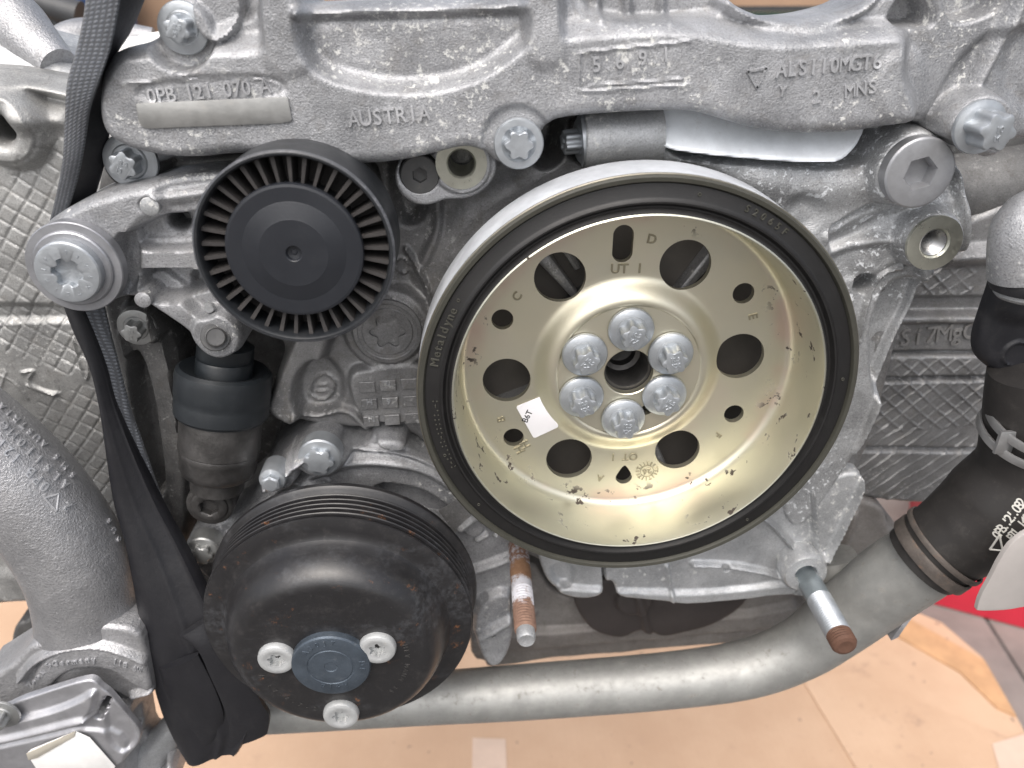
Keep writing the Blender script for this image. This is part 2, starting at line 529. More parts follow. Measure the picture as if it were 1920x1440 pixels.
def gold_mat():
    k = NB('yellow_zinc_plated_steel')
    sx = k.new('ShaderNodeSeparateXYZ'); k.t.links.new(k.raw, sx.inputs[0])
    rr = k.new('ShaderNodeVectorMath', operation='LENGTH')
    cb = k.new('ShaderNodeCombineXYZ'); k.t.links.new(sx.outputs[0], cb.inputs[0]); k.t.links.new(sx.outputs[2], cb.inputs[1])
    k.t.links.new(cb.outputs[0], rr.inputs[0]); r = rr.outputs['Value']
    n1 = k.noise(22, 3, .5, k.raw); n2 = k.noise(800, 4, .7, k.raw); n3 = k.noise(30, 3, .5)
    c = k.mix(k.ramp(n1, .35, .65), (.71, .665, .52), (.67, .64, .52))
    c = k.mix(k.math('MULTIPLY', k.ramp(n3, .5, .7), .5), c, (.68, .60, .50))
    # pinkish heat-tinted ring towards the wall
    pm = k.math('MULTIPLY', k.ramp(r, .066, .074), k.ramp(r, .080, .0755))
    c = k.mix(k.math('MULTIPLY', pm, k.ramp(n3, .40, .62, .0, .75)), c, (.66, .50, .42))
    wall = k.ramp(r, .0765, .079)
    c = k.mix(k.math('MULTIPLY', wall, .6), c, (.60, .61, .53))
    # dark rust spots, mostly on the wall
    n5 = k.noise(150, 5, .6, k.raw, dist=.2); n6 = k.noise(28, 2, .5, k.raw)
    sp = k.math('MULTIPLY', k.ramp(n5, .615, .64), k.ramp(r, .066, .074))
    sp = k.math('MULTIPLY', sp, k.ramp(n6, .42, .52))
    sp2 = k.ramp(k.noise(420, 3, .6, k.raw), .745, .765)
    sp = k.math('MAXIMUM', sp, k.math('MULTIPLY', sp2, k.ramp(r, .05, .08, .2, 1.)))
    c = k.mix(sp, c, (.05, .038, .03))
    k.set('Base Color', c); k.set('Metallic', k.math('SUBTRACT', .93, k.math('MULTIPLY', sp, .85), True))
    k.set('Roughness', k.math('ADD', k.ramp(n3, .3, .7, .38, .46), k.math('MULTIPLY', sp, .35)))
    k.bump(n2, .00005, .6)
    return k.m
M_GOLD = gold_mat()

def rust_mat():
    k = NB('rusty_stud')
    sx = k.new('ShaderNodeSeparateXYZ'); k.t.links.new(k.raw, sx.inputs[0])
    y = k.math('ADD', k.math('MULTIPLY', sx.outputs[1], -1.0), k.math('MULTIPLY', k.math('SUBTRACT', k.noise(150, 6, .7), .5), .022))
    n = k.noise(420, 5, .7)
    c = k.mix(n, (.30, .30, .33), (.44, .43, .44))
    c = k.mix(k.ramp(n, .42, .56), c, (.20, .10, .06))
    c = k.mix(k.ramp(y, .014, .019), c, k.mix(n, (.17, .075, .035), (.36, .22, .13)))
    c = k.mix(k.ramp(y, .027, .031), c, k.mix(k.ramp(n, .3, .5), (.34, .30, .30), (.58, .58, .62)))
    c = k.mix(k.ramp(y, .044, .048), c, k.mix(n, (.08, .04, .03), (.34, .21, .15)))
    k.set('Base Color', c); k.set('Roughness', .8); k.set('Metallic', .1)
    k.bump(n, .0004, .9)
    return k.m
M_RUST = rust_mat()
M_RUSTTIP = black_mat('rust_brown', (.10, .048, .03), .8, .4, (.18, .11, .075), fine=500, bump=.0003)
M_CLAMP = metal_mat('clamp_band', (.42, .42, .42), .4, .8, .4, (.25, .2, .16), .0001)
M_CLAMPR = metal_mat('rusty_clamp_band', (.105, .09, .08), .6, .4, .8, (.13, .075, .045), .0003, .3)

def flat_mat(name, col, rough=.6, metal=0., n=40, var=.12, bump=0.0003, spots=0.):
    k = NB(name)
    n1 = k.noise(n, 6, .6)
    c = k.mix(k.ramp(n1, .3, .7), tuple(x*(1-var) for x in col), tuple(min(1, x*(1+var)) for x in col))
    if spots:
        c = k.mix(k.math('MULTIPLY', k.ramp(k.noise(n*2.2, 3, .5), .68, .74), spots), c, tuple(x*.4 for x in col))
    k.set('Base Color', c); k.set('Roughness', rough); k.set('Metallic', metal)
    k.bump(k.noise(n*6, 4, .6), bump, .6)
    return k.m
def card_mat():
    k = NB('cardboard')
    n1 = k.noise(5, 6, .65); n2 = k.noise(26, 7, .7); n3 = k.noise(9, 3, .5); n4 = k.noise(500, 3, .6)
    wv = k.new('ShaderNodeTexWave', wave_type='BANDS', bands_direction='X'); wv.inputs['Scale'].default_value = 45; wv.inputs['Distortion'].default_value = .8
    k.t.links.new(k.co, wv.inputs[0])
    c = k.mix(k.ramp(n1, .3, .7), (.50, .335, .225), (.58, .405, .28))
    c = k.mix(k.math('MULTIPLY', k.math('MULTIPLY', k.ramp(n2, .56, .70), k.ramp(n3, .45, .6)), .6), c, (.34, .23, .17))
    c = k.mix(k.math('MULTIPLY', k.ramp(k.noise(70, 2, .5), .72, .75), .7), c, (.22, .16, .13))
    c = k.mix(k.math('MULTIPLY', wv.outputs['Fac'], .06), c, (.45, .30, .21))
    k.set('Base Color', c); k.set('Roughness', .85); k.set('Specular IOR Level', .2)
    p = k.bump(n1, .006, .5); k.bump(n4, .0004, .5, p)
    return k.m
M_CARD = card_mat()
M_CARDBOX = flat_mat('brown_box_card', (.36, .24, .16), .8, 0, 12, .08)
M_TAPE = flat_mat('clear_tape', (.60, .455, .36), .5, 0, 30, .05)
M_PAVE = flat_mat('pinkish_paving', (.22, .19, .175), .85, 0, 9, .18, .002, .3)
M_GROUND = flat_mat('low_bounce_ground', (.11, .105, .10), .85, 0, 25, .2, .002, .3)  # made-up dark ground, so less light bounces onto the front faces
M_RED = flat_mat('red_plastic', (.50, .022, .045), .5, 0, 15, .08)
M_TAB = flat_mat('grey_sheet_tab', (.45, .42, .40), .5, .2, 40, .06, .0001)
M_WHITE = flat_mat('plain_white', (.85, .84, .80), .45, 0, 30, .05)
M_PAPER = flat_mat('white_label_paper', (.80, .79, .77), .7, 0, 60, .07)
M_STICK = flat_mat('glossy_white_sticker', (.82, .81, .84), .4, 0, 60, .03, .00003)
M_INK = flat_mat('black_ink', (.02, .02, .02), .6)
M_GREYINK = flat_mat('silver_print', (.55, .54, .50), .5)
M_BLUE = flat_mat('blue_plastic_drum', (.010, .035, .11), .4)
M_GREEN = flat_mat('dark_green_paint', (.02, .05, .035), .5)
M_DGREY = flat_mat('dark_grey_plastic', (.05, .052, .055), .5)
M_PINK = flat_mat('pink_plastic', (.65, .18, .16), .5)
M_TAN = flat_mat('tan_grime_wall', (.16, .145, .11), .8, 0, 3, .2)

# ------------------------------------------------------------------ lettering
def text_geo(s, size):
    cu = bpy.data.curves.new('t', 'FONT'); cu.body = s; cu.size = size/1000; cu.align_x = 'CENTER'; cu.align_y = 'CENTER'
    cu.resolution_u = 3
    return cu
def text_mesh(items):
    """items: (string, size mm, (x,D,z) centre mm, angle deg, extrude mm, stroke offset mm) -> one mesh, mm relative to camera"""
    V, Fc = [], []
    for it in items:
        s, size, c, ang, ex, off = it[:6]
        nrm = it[6] if len(it) > 6 else None
        cu = text_geo(s, size); cu.extrude = ex/1000; cu.offset = 0 if 'M' in s else off/1000; cu.bevel_depth = 0 if ex > .7 else min(.08, ex*.25)/1000; cu.bevel_resolution = 0
        o = bpy.data.objects.new('t', cu); COL.objects.link(o)
        dg = bpy.context.evaluated_depsgraph_get()
        me = bpy.data.meshes.new_from_object(o.evaluated_get(dg))
        a = math.radians(ang); ca, sa = math.cos(a), math.sin(a); b = len(V)
        n_ = Vector(nrm) if nrm is not None else Vector((0, -1, 0))
        e1 = Vector((ca, 0, sa)); e1 = (e1-n_*e1.dot(n_)).normalized(); e2 = n_.cross(e1)
        kx = 1.0
        if len(s) == 1 and nrm is not None:
            wd_ = (max(v.co.x for v in me.vertices)-min(v.co.x for v in me.vertices))*1000
            kx = min(.9, .56*size/max(wd_, .1))
        obs_ = it[7] if len(it) > 7 else None
        for v in me.vertices:
            x, y, z = v.co*1000
            x *= kx
            q = Vector(c)+e1*x+e2*y
            if obs_:            # raised letters follow the casting's surface
                hit = None
                for ob_ in obs_:
                    h_ = _bv[ob_].ray_cast(q+n_*6, -n_)
                    if h_[0] is not None and (hit is None or h_[3] < hit[3]): hit = h_
                if hit: q = hit[0]
                V.append(tuple(q+n_*(ex if z > 0 else -.25)))
            else: V.append(tuple(q+n_*z))
        for p in me.polygons: Fc.append([b+i for i in p.vertices])
        bpy.data.objects.remove(o); bpy.data.curves.remove(cu); bpy.data.meshes.remove(me)
    return V, Fc
from mathutils.bvhtree import BVHTree
_bv = {}
def surf(obs, u, v, off=0., nrm=False):
    """point (x,D,z) mm where the line of sight through a photo pixel meets a part's front surface"""
    d = Vector(FW + RT*(u-960)/FPX - UP*(v-720)/FPX).normalized()
    best = None
    for o in obs:
        if o not in _bv:
            g = ORG[o]
            _bv[o] = BVHTree.FromPolygons([v_.co*1000+g for v_ in o.data.vertices], [tuple(p.vertices) for p in o.data.polygons])
        h = _bv[o].ray_cast(Vector((0, 0, 0)), d)
        if h[0] is not None and (best is None or h[3] < best[3]): best = h
    if best is None: return None
    p = best[0]
    if nrm: return (p[0], p[1]-off, p[2]), (best[1] if best[1].dot(d) < 0 else -best[1])
    return (p[0], p[1]-off, p[2])
def surf_text(obs, s, u0, v0, u1, v1, size, ang, ex=.4, off=.1, tilt=.0):
    out = []
    for i, ch_ in enumerate(s):
        if ch_ == ' ': continue
        t = i/max(1, len(s)-1)
        u, v = u0+(u1-u0)*t, v0+(v1-v0)*t
        p = surf(obs, u, v)
        if p is None: continue
        n_ = Vector((0, 0, 0)); k_ = 0
        for du, dv in ((0, 0), (9, 0), (-9, 0), (0, 9), (0, -9)):
            q = surf(obs, u+du, v+dv, 0, True)
            if q: n_ += q[1]; k_ += 1
        n_ = (n_.normalized()*(tilt)+Vector((0, -1, 0))*(1-tilt)).normalized()
        out.append((ch_, size, p, ang, ex, off, tuple(n_), obs))
    return out
def lettering(items, mat, parent, name='lettering', label=None):
    V, Fc = text_mesh(items)
    return wpart(name, V, Fc, mat, parent, 0, label, recalc=False)
# ------------------------------------------------------------------ bolts (local frame: lathe axis towards the viewer, seat at h = 0)
def marks_mesh(r, n, size, h):
    items = []
    for i in range(n):
        a = 2*math.pi*i/n
        items.append((random.choice('8M10ZKV5.9'), size, (r*math.cos(a), -h, r*math.sin(a)), math.degrees(a)-90, .12, .02))
    return text_mesh(items)
BOLTM = {}
def bolt_mesh(kind):
    if kind in BOLTM: return BOLTM[kind]
    if kind == 'flange':      # domed flange and raised collar, star head on top
        fl = lathe_mesh('flange', [(10.3, 0), (10.4, .7), (10.1, 1.5), (9.6, 1.9), (7.2, 2.5), (6.9, 2.6), (6.75, 2.9), (6.2, 3.05)], 72)
        hd = lathe_mesh('star_head', [(starf(5.5, .13), 2.8), (starf(5.4, .13), 9.4), (starf(5.1, .13), 10.0), (starf(4.6, .11), 10.2)], 96, 30)
        V, Fc = text_mesh([('10.9', 2.7, (0, -10.2, 1.5), 0, .28, .05), ('KX', 2.7, (0, -10.2, -1.6), 0, .28, .05)])
        mk = mesh('head_marking', V, Fc, 0)
        r = (fl, [('star_head', hd), ('head_marking', mk)])
    elif kind == 'small':     # star head with slim flange
        fl = lathe_mesh('flange', [(8.6, 0), (8.7, .6), (8.4, 1.3), (7.2, 1.7), (5.6, 1.8), (5.1, 2.3)], 64)
        hd = lathe_mesh('star_head', [(starf(4.15, .13), 1.8), (starf(4.05, .13), 7.4), (starf(3.8, .13), 8.0), (starf(3.3, .1), 8.2)], 96, 30)
        V, Fc = text_mesh([('8.8', 2.2, (0, -8.2, .7), 15, .25, .05), ('M', 2.0, (0, -8.2, -1.6), 15, .25, .05)])
        r = (fl, [('star_head', hd), ('head_marking', mesh('head_marking', V, Fc, 0))])
    elif kind == 'tall':
        fl = lathe_mesh('flange', [(8.6, 0), (8.7, .8), (8.4, 1.5), (7.0, 1.9), (6.3, 2.2)], 64)
        hd = lathe_mesh('star_head', [(starf(5.6, .13), 2.0), (starf(5.5, .13), 10.4), (starf(5.1, .13), 11.2), (starf(4.2, .1), 11.4)], 96, 30)
        V, Fc = text_mesh([('10', 2.6, (0, -11.4, .8), 15, .25, .05), ('M', 2.4, (0, -11.4, -1.9), 15, .25, .05)])
        r = (fl, [('star_head', hd), ('head_marking', mesh('head_marking', V, Fc, 0))])
    elif kind == 'pan':       # rounded collar with star recess
        fl = lathe_mesh('head', [(9.4, 0), (9.6, 1.2), (9.5, 3.6), (9.0, 4.6), (8.0, 5.1), (6.2, 5.2), (5.6, 4.9), (starf(3.9, .17), 4.7), (starf(3.8, .17), 1.6), (.3, 1.4)], 96, 35)
        r = (fl, [])
    elif kind == 'stargun':   # big round head with star socket
        fl = lathe_mesh('head', [(13.4, 0), (13.6, .8), (13.6, 4.6), (13.0, 5.3), (12.2, 5.5), (6.6, 5.5), (starf(6.0, .17), 5.1), (starf(5.9, .17), 1.6), (2.2, 1.1), (.3, 1.0)], 120, 35)
        V, Fc = text_mesh([(c_, 2.0, (9.4*math.cos(a), -5.5, 9.4*math.sin(a)), math.degrees(a)-90, .15, .03)
                           for c_, a in zip('SW10.9JM12TX', [i*math.pi/6 for i in range(12)])])
        r = (fl, [('head_marking', mesh('head_marking', V, Fc, 0))])
    BOLTM[kind] = r
    return r
def bolt(parent, pos, kind, mat, scale=1.0, spin=0., name='bolt', label=None, axis=None):
    me, subs = bolt_mesh(kind)
    key = (kind, mat.name)
    if key not in BOLTM:
        a = me.copy(); a.materials.append(mat)
        bs = []
        for n_, s_ in subs:
            s2 = s_.copy(); s2.materials.append(mat); bs.append((n_, s2))
        BOLTM[key] = (a, bs)
    me, subs = BOLTM[key]
    o = link(name, me, parent, pos, None, label)
    R = axis_matrix(axis) if axis is not None else Matrix.Identity(3)
    o.rotation_euler = (R @ Matrix.Rotation(spin, 3, 'Y')).to_euler()
    o.scale = (scale,)*3
    for n_, s_ in subs:
        c = bpy.data.objects.new(n_, s_); COL.objects.link(c); c.parent = o
    return o

def ring_part(name, prof, center, mat, parent, n=192, cap0=False, cap1=False, smooth=35, close=True, label=None):
    """profile in (r, D) absolute; closed loop of revolution unless capped"""
    V, Fc = lathe([(r, -D) for r, D in prof], n, cap0, cap1)
    if close:
        b = (len(prof)-1)*n
        for j in range(n):
            k = (j+1) % n
            Fc.append((b+j, b+k, k, j))
    V = [(center[0]+v[0], v[1], center[1]+v[2]) for v in V]
    return wpart(name, V, Fc, mat, parent, smooth, label)

# ------------------------------------------------------------------ crankshaft vibration damper
CX, CZ = 70.5, -165.8
damper = thing('crankshaft_pulley', 'large round crankshaft pulley with gold plated dish, six central bolts and black rubber rim', 'pulley', (CX, 326, CZ))
ring_part('belt_ring', [(97.2, 326), (97.4, 325), (97.3, 303.5), (96.6, 302.4), (95.4, 302.2), (88, 303.4), (88, 326)], (CX, CZ), M_BELTRING, damper)
ring_part('edge_ring', [(97.35, 303.2), (97.35, 302.3), (97.0, 301.9), (96.7, 301.9), (96.7, 303.2)], (CX, CZ), M_LIP, damper)
ring_part('outer_lip', [(96.75, 302.6), (96.7, 301.2), (96.0, 300.3), (94.4, 300.5), (93.6, 301.9), (93.6, 303)], (CX, CZ), M_RUBBERO, damper)
ring_part('rubber_ring', [(93.7, 303), (93.5, 301.8), (92.9, 301.6), (88.2, 301.4), (87.4, 300.9), (86.6, 299.9), (85.9, 300.0), (85.3, 301.2), (84.6, 301.9), (83.9, 301.9), (83.4, 300.9), (82.7, 299.8), (82.0, 299.6), (82.0, 304)], (CX, CZ), M_RUBBER, damper)
# golden dish: thick sheet, holes cut through
prof_f = [(82.0, 299.5), (81.5, 299.1), (81.1, 299.3), (80.8, 300.5), (79.9, 312), (79.0, 324.5)]
for i in range(1, 9):
    a = i/8*math.pi/2
    prof_f.append((79.0-4.4*(1-math.cos(a)), 324.5+5.8*math.sin(a)))
prof_f += [(72, 330.3), (60, 330.3), (48, 330.3), (46, 330.3)]
for i in range(1, 13):
    t = i/12
    prof_f.append((46-11*t, 330.3-6.2*(t*t*(3-2*t))))
prof_f += [(34.6, 324.1), (34.0, 324.2), (33.4, 324.6), (33.2, 324.9), (32.8, 324.9), (24, 324.9), (11.9, 324.9), (11.5, 325.3)]
prof_b = [(11.5, 329), (33, 329), (35.5, 327.5), (46.5, 333.6), (71, 333.6), (79, 331), (81, 324), (82.0, 304)]
hub = ring_part('hub_disc', prof_f+prof_b, (CX, CZ), M_GOLD, damper, n=256)
def disc_pt(u, v, D=330.3):
    x, z = unp(u, v, D); return x, z
HOLES = [(1050, 520, 49), (1285, 497, 49), (1387, 668, 46), (1270, 843, 42), (1067, 860, 43), (950, 713, 45),
         (942, 599, 20.5), (1394, 550, 20.5), (1376, 776, 18.5), (963, 820, 19)]
cut = []
def cutter(poly): cut.append(prism(poly, 318, 340))
for u, v, r in HOLES:
    x, z = disc_pt(u, v); rr = mm(r, u, v, 330.3)
    cutter([(x+rr*math.cos(a), z+rr*math.sin(a)) for a in np.linspace(0, 2*math.pi, 48, endpoint=False)])
x, z = disc_pt(1168, 457)
r5 = mm(19.5, 1168, 457, 330.3); hh = 3.9
cutter([(x+r5*math.cos(a), z+(hh if a < math.pi else -hh)+r5*math.sin(a)) for a in np.linspace(0, 2*math.pi, 48, endpoint=False)])
x, z = disc_pt(1170, 890)
tr = []
for a in np.linspace(0, 2*math.pi, 48, endpoint=False):
    s_ = max(0, math.sin(a)); tr.append((x+4.2*math.cos(a)*(1-.5*s_), z-1.3+4.2*math.sin(a)+s_*2.6))
cutter(tr)
x, z = unp(1211, 769, 324.9)
cutter([(x+2.9*math.cos(a), z+2.6*math.sin(a)) for a in np.linspace(0, 2*math.pi, 24, endpoint=False)])
V, Fc = merge(cut)
cme = mesh('cutter', [(a-CX, b-326, c-CZ) for a, b, c in V], Fc, 0); fix_normals(cme)
cob = bpy.data.objects.new('cutter', cme); COL.objects.link(cob); cob.matrix_world = Matrix.Translation(Vector(W((CX, 326, CZ))))
md = hub.modifiers.new('b', 'BOOLEAN'); md.object = cob; md.operation = 'DIFFERENCE'; md.solver = 'EXACT'
bpy.context.view_layer.update()
dg = bpy.context.evaluated_depsgraph_get()
nm = bpy.data.meshes.new_from_object(hub.evaluated_get(dg))
hub.modifiers.clear(); hub.data = nm; bpy.data.objects.remove(cob)
nm.shade_smooth(); nm.set_sharp_from_angle(angle=math.radians(28))
# bolts round the hub
for u, v, s_ in ((1183, 617, .3), (1257, 662, -.2), (1245, 740, .5), (1168, 784, .1), (1090, 743, -.35), (1096, 664, .75)):
    bolt(damper, P3(u, v, 324.2), 'flange', M_ZINC, 1.02, s_)
# crank nose inside the hub bore
ring_part('crankshaft_nose', [(14, 331), (14, 330), (10.2, 330), (9.6, 331), (9.4, 346), (7.2, 347), (7, 352), (2, 353), (.2, 353)], (CX, CZ), M_BODY, damper, n=64, close=False, cap1=True)
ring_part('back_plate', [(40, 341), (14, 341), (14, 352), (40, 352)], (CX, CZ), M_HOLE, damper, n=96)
ring_part('shade_backing', [(86, 352), (40, 350), (40, 358), (86, 358)], (CX, CZ), flat_mat('shade_black', (.075, .068, .06), .5, .2), damper, n=96)  # added black ring, its colour stands in for the dark space behind the holes
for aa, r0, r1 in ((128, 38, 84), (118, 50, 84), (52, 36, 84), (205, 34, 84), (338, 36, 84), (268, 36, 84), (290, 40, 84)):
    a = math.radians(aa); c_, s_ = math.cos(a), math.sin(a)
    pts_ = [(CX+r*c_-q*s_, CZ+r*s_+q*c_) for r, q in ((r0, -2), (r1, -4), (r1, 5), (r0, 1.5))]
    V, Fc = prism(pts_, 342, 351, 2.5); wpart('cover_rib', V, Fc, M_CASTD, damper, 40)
# stamped characters
def rad_ang(u, v, D=330.3):
    x, z = unp(u, v, D); return x, z, math.degrees(math.atan2(z-CZ, x-CX))
M_STAMP = metal_mat('shaded_stamping', (.36, .33, .24), .4, .8, .3, (.15, .12, .08))  # darker than the dish: shading of the stroke walls put into the colour
def stamp(s, u, v, size, ang, D=330.3, ex=.42, off=.06):
    x, z = unp(u, v, D); lettering([(s, size, (x, D, z), ang, ex, off)], M_STAMP, damper, 'stamped_letter' if len(s) == 1 else 'stamped_mark')
stamp('UT  1', 1175, 504, 6.2, 0); stamp('OT  1', 1170, 856, 5.6, 180)
stamp('D', 1222, 449, 5.8, -10); stamp('C', 970, 556, 5.6, 55); stamp('B', 940, 786, 5.4, 105)
stamp('A', 1125, 896, 5.0, 165); stamp('E', 1411, 593, 5.8, -75); stamp('F', 1346, 815, 5, -125)
stamp('H', 975, 842, 6.5, 118); stamp('H', 985, 833, 6.5, 118)
stamp('26', 1213, 883, 4.6, 190)
cx_, cz_ = unp(1213, 883, 330.3)
L = []
for i, ch_ in enumerate('1234567890123456'):
    a = -2*math.pi*i/16
    L.append(('I' if i % 3 else 'T', 2.4, (cx_+4.7*math.cos(a), 330.3, cz_+4.7*math.sin(a)), math.degrees(a)-90, .35, .05))
o_ = lettering(L, M_STAMP, damper, 'stamped_ticks'); o_['kind'] = 'stuff'
ring_part('stamped_circle', [(3.5, 330.4), (3.5, 329.95), (3.2, 329.95), (3.2, 330.4)], (cx_, cz_), M_STAMP, damper, n=40)
# moulded writing on the rubber
L = []
for i, ch_ in enumerate('Metaldyne'):
    a = math.radians(168-(i+(.3 if i else 0)+(.2 if i > 5 else 0))*1.85)
    L.append((ch_, 5.2, (CX+90.4*math.cos(a), 301.45, CZ+90.4*math.sin(a)), math.degrees(a)-90, .42, 0))
lettering(L, M_RUBBERO, damper, 'moulded_name')
L = []
for i, ch_ in enumerate('S2065F'):
    a = math.radians(66-i*2.4)
    L.append((ch_, 4.0, (CX+90.8*math.cos(a), 301.45, CZ+90.8*math.sin(a)), math.degrees(a)-90, .3, 0))
lettering(L, M_RUBBERO, damper, 'moulded_number')
for deg in (79, 149, 198, 310, 218, 4):
    a = math.radians(deg); lettering([('o', 3, (CX+90.8*math.cos(a), 301.45, CZ+90.8*math.sin(a)), deg-90, .25, 0)], M_RUBBERO, damper, 'moulded_dot')
L = []
for i in range(16):
    a = math.radians(180+i*1.5); L.append((random.choice(':-:.'), 4.6, (CX+89.6*math.cos(a), 301.4, CZ+89.6*math.sin(a)), math.degrees(a)-90, .3, 0))
o_ = lettering(L, M_RUBBERO, damper, 'moulded_pips'); o_['kind'] = 'stuff'
# white sticker on the disc
def quad_sticker(name, corners, D, mat, parent, ch=0, th=.15, label=None, round_=None):
    P = [np.array(unp(u, v, D)) for u, v in corners]
    if round_:
        out = []
        n = len(P)
        for i in range(n):
            a, b, c = P[i-1], P[i], P[(i+1) % n]
            p = b+(a-b)/np.linalg.norm(a-b)*round_; q = b+(c-b)/np.linalg.norm(c-b)*round_
            for k in range(5):
                t = k/4; out.append((1-t)**2*p+2*t*(1-t)*b+t*t*q)
        P = out
    V, Fc = prism(P, D-th, D, min(.05, th/3))
    return wpart(name, V, Fc, mat, parent, 30, label)
st = quad_sticker('sticker', [(967, 762), (1014, 743), (1048, 800), (1001, 822)], 329.7, M_STICK, damper, label='small white rounded sticker printed B6T', round_=1.4)
xx, zz = unp(989, 781, 329.5)
V, Fc = text_mesh([('B6T', 4.2, (xx, 329.52, zz), 66, .03, 0.05)])
wpart('print', V, Fc, M_INK, st, 0, None, recalc=False)

# ------------------------------------------------------------------ belt idler roller
IX, IZ = -70.3, -97.2
idler = thing('idler_pulley', 'black plastic idler roller with ring of thin fins around a smooth round cap', 'pulley', (IX, 327, IZ))
ring_part('rim', [(38.4, 327), (38.9, 326), (38.9, 301.2), (38.3, 300.4), (37.9, 300.1), (37.2, 300.2), (36.7, 300.8), (36.5, 301.8), (36.2, 304), (35.8, 312), (35.2, 324)], (IX, IZ), M_PLASTIC, idler, n=160)
ring_part('rim_edge', [(38.98, 301.8), (38.98, 301.0), (38.4, 300.25), (38.1, 300.1), (38.0, 301.8)], (IX, IZ), black_mat('scuffed_highlight_edge', (.06, .063, .07), .5, .5, (.3, .3, .32)), idler, n=160)  # grey combines scuffing with a painted edge highlight
ring_part('web', [(35.8, 314.5), (24, 314.5), (24, 320), (35.8, 320)], (IX, IZ), M_FIN, idler, n=96)
ring_part('bearing_collar', [(25.6, 303), (25.2, 316), (23, 316), (23, 303)], (IX, IZ), M_PLASTIC, idler, n=96)
V, Fc = lathe([(26.6, -303.5), (26.8, -301.2), (26.4, -300.2), (25.4, -299.9), (20, -299.85), (19.6, -299.7), (13.9, -298.5), (13.3, -298.3), (3.3, -298.2), (3.0, -298.4), (2.6, -299.6), (1.2, -299.9), (.9, -299.6), (.2, -299.5)], 120)
wpart('cap', [(IX+a, b, IZ+c) for a, b, c in V], Fc, M_CAP, idler, 12)
nf = 37
fm = None
V, Fc = [], []
for k, (r, hw, D) in enumerate([(25, .55, 304.0), (36.6, .85, 303.4), (36.6, 1.0, 315), (25, .75, 315)]):
    V += [(r, D-327, -hw), (r, D-327, hw)]
Fc = [(0, 1, 3, 2), (2, 3, 5, 4), (4, 5, 7, 6), (6, 7, 1, 0), (0, 2, 4, 6), (1, 7, 5, 3)]
fm = mesh('fin', V, Fc, 0); fix_normals(fm); fm.materials.append(M_FIN)
for i in range(nf):
    o = link('fin', fm, idler, (IX, 327, IZ))
    o.rotation_euler = (0, 2*math.pi*i/nf+random.uniform(-.006, .006), 0)

# ------------------------------------------------------------------ water pump pulley
PX, PZ = -72.6, -292.6
pump = thing('water_pump_pulley', 'domed black steel water pump pulley with grooved belt rim and three pale bolts', 'pulley', (PX, 324, PZ))
pr = [(67.5, 325.5), (69.3, 325.2), (69.6, 324.2), (69.2, 322.8), (67.8, 321.5)]
h = 321.2
for i in range(5):
    pr += [(65.6, h-.5), (65.0, h-1.2), (65.2, h-1.8), (67.4, h-3.0), (67.6, h-3.4), (67.3, h-3.7)]; h -= 3.56
pr += [(65.4, h-.5), (65.2, h-1.2), (66.4, h-1.6), (66.8, 300.8), (66.6, 300.2), (63.8, 299.4), (60.5, 298.9), (58.0, 298.7), (56.0, 297.6), (54.8, 295.4), (53.6, 291), (52.2, 287), (50.4, 283.6), (48.2, 281.0), (46.0, 279.3), (44.0, 278.5), (42.0, 278.1), (14, 278)]
pr += [(14, 281), (43, 281), (47, 287), (50, 300), (58, 303), (60, 325)]
ring_part('pulley_shell', pr, (PX, PZ), M_PUMPBLK, pump, n=200, smooth=30)
V, Fc = lathe([(18.9, -278.5), (18.8, -275), (18.3, -274.1), (17.4, -273.8), (11.3, -273.8), (11, -274.1), (10.6, -274.1), (10.2, -273.8), (3.2, -273.8), (2.8, -274.1), (.2, -274.1)], 96)
hubc = wpart('hub_cap', [(PX-.5+a, b, PZ-1.2+c) for a, b, c in V], Fc, metal_mat('blue_grey_zinc_hub', (.085, .105, .13), .45, .55, .5, (.14, .14, .14), .0002, .2), pump, 25)
def arc_mark(s_, a0, r, step, size, D, mat, par, flip=False, ex=.25):
    L = []
    for i, ch_ in enumerate(s_):
        if ch_ == ' ': continue
        a = math.radians(a0-(i-(len(s_)-1)/2)*step*(-1 if flip else 1))
        L.append((ch_, size, (PX+r*math.cos(a), D, PZ+r*math.sin(a)), math.degrees(a)+(90 if flip else -90), ex, 0))
    lettering(L, mat, par, 'stamped_mark')
for s_, a0 in (('A30J7', 112), ('DF', 355), ('A4JB', 270)): arc_mark(s_, a0, 14.4, 15, 3.8, 273.8, hubc.data.materials[0], hubc)
arc_mark('HEV MANN 36', -16, 35.5, 5.2, 3.4, 278.05, M_BODY, pump, ex=.12)
arc_mark('A L7-4-7-2-3', 229, 36.5, 6, 3.4, 278.05, M_BODY, pump, True, ex=.12)
for u, v, s_ in ((521, 1229, .2), (709, 1210, .5), (641, 1334, 0)):
    bolt(pump, P3(u, v-3, 279.4), 'pan', M_WHITEBOLT, .93, s_)
M_LEDGE = metal_mat('sky_whitened_ledge', (.84, .88, .92), .4, .15, .35, (.5, .5, .48), .0001, .08)  # near-white base colour stands in for sky light on the ledge
# ------------------------------------------------------------------ engine block behind everything
def slab(name, x0, x1, y0, y1, z0, z1, mat, parent=None):
    V = [(x, y, z) for x in (x0, x1) for y in (y0, y1) for z in (z0, z1)]
    Fc = [(0, 1, 3, 2), (4, 6, 7, 5), (0, 4, 5, 1), (2, 3, 7, 6), (0, 2, 6, 4), (1, 5, 7, 3)]
    return wpart(name, V, Fc, mat, parent, 0, org=(0, 0, 0) if not parent else None)

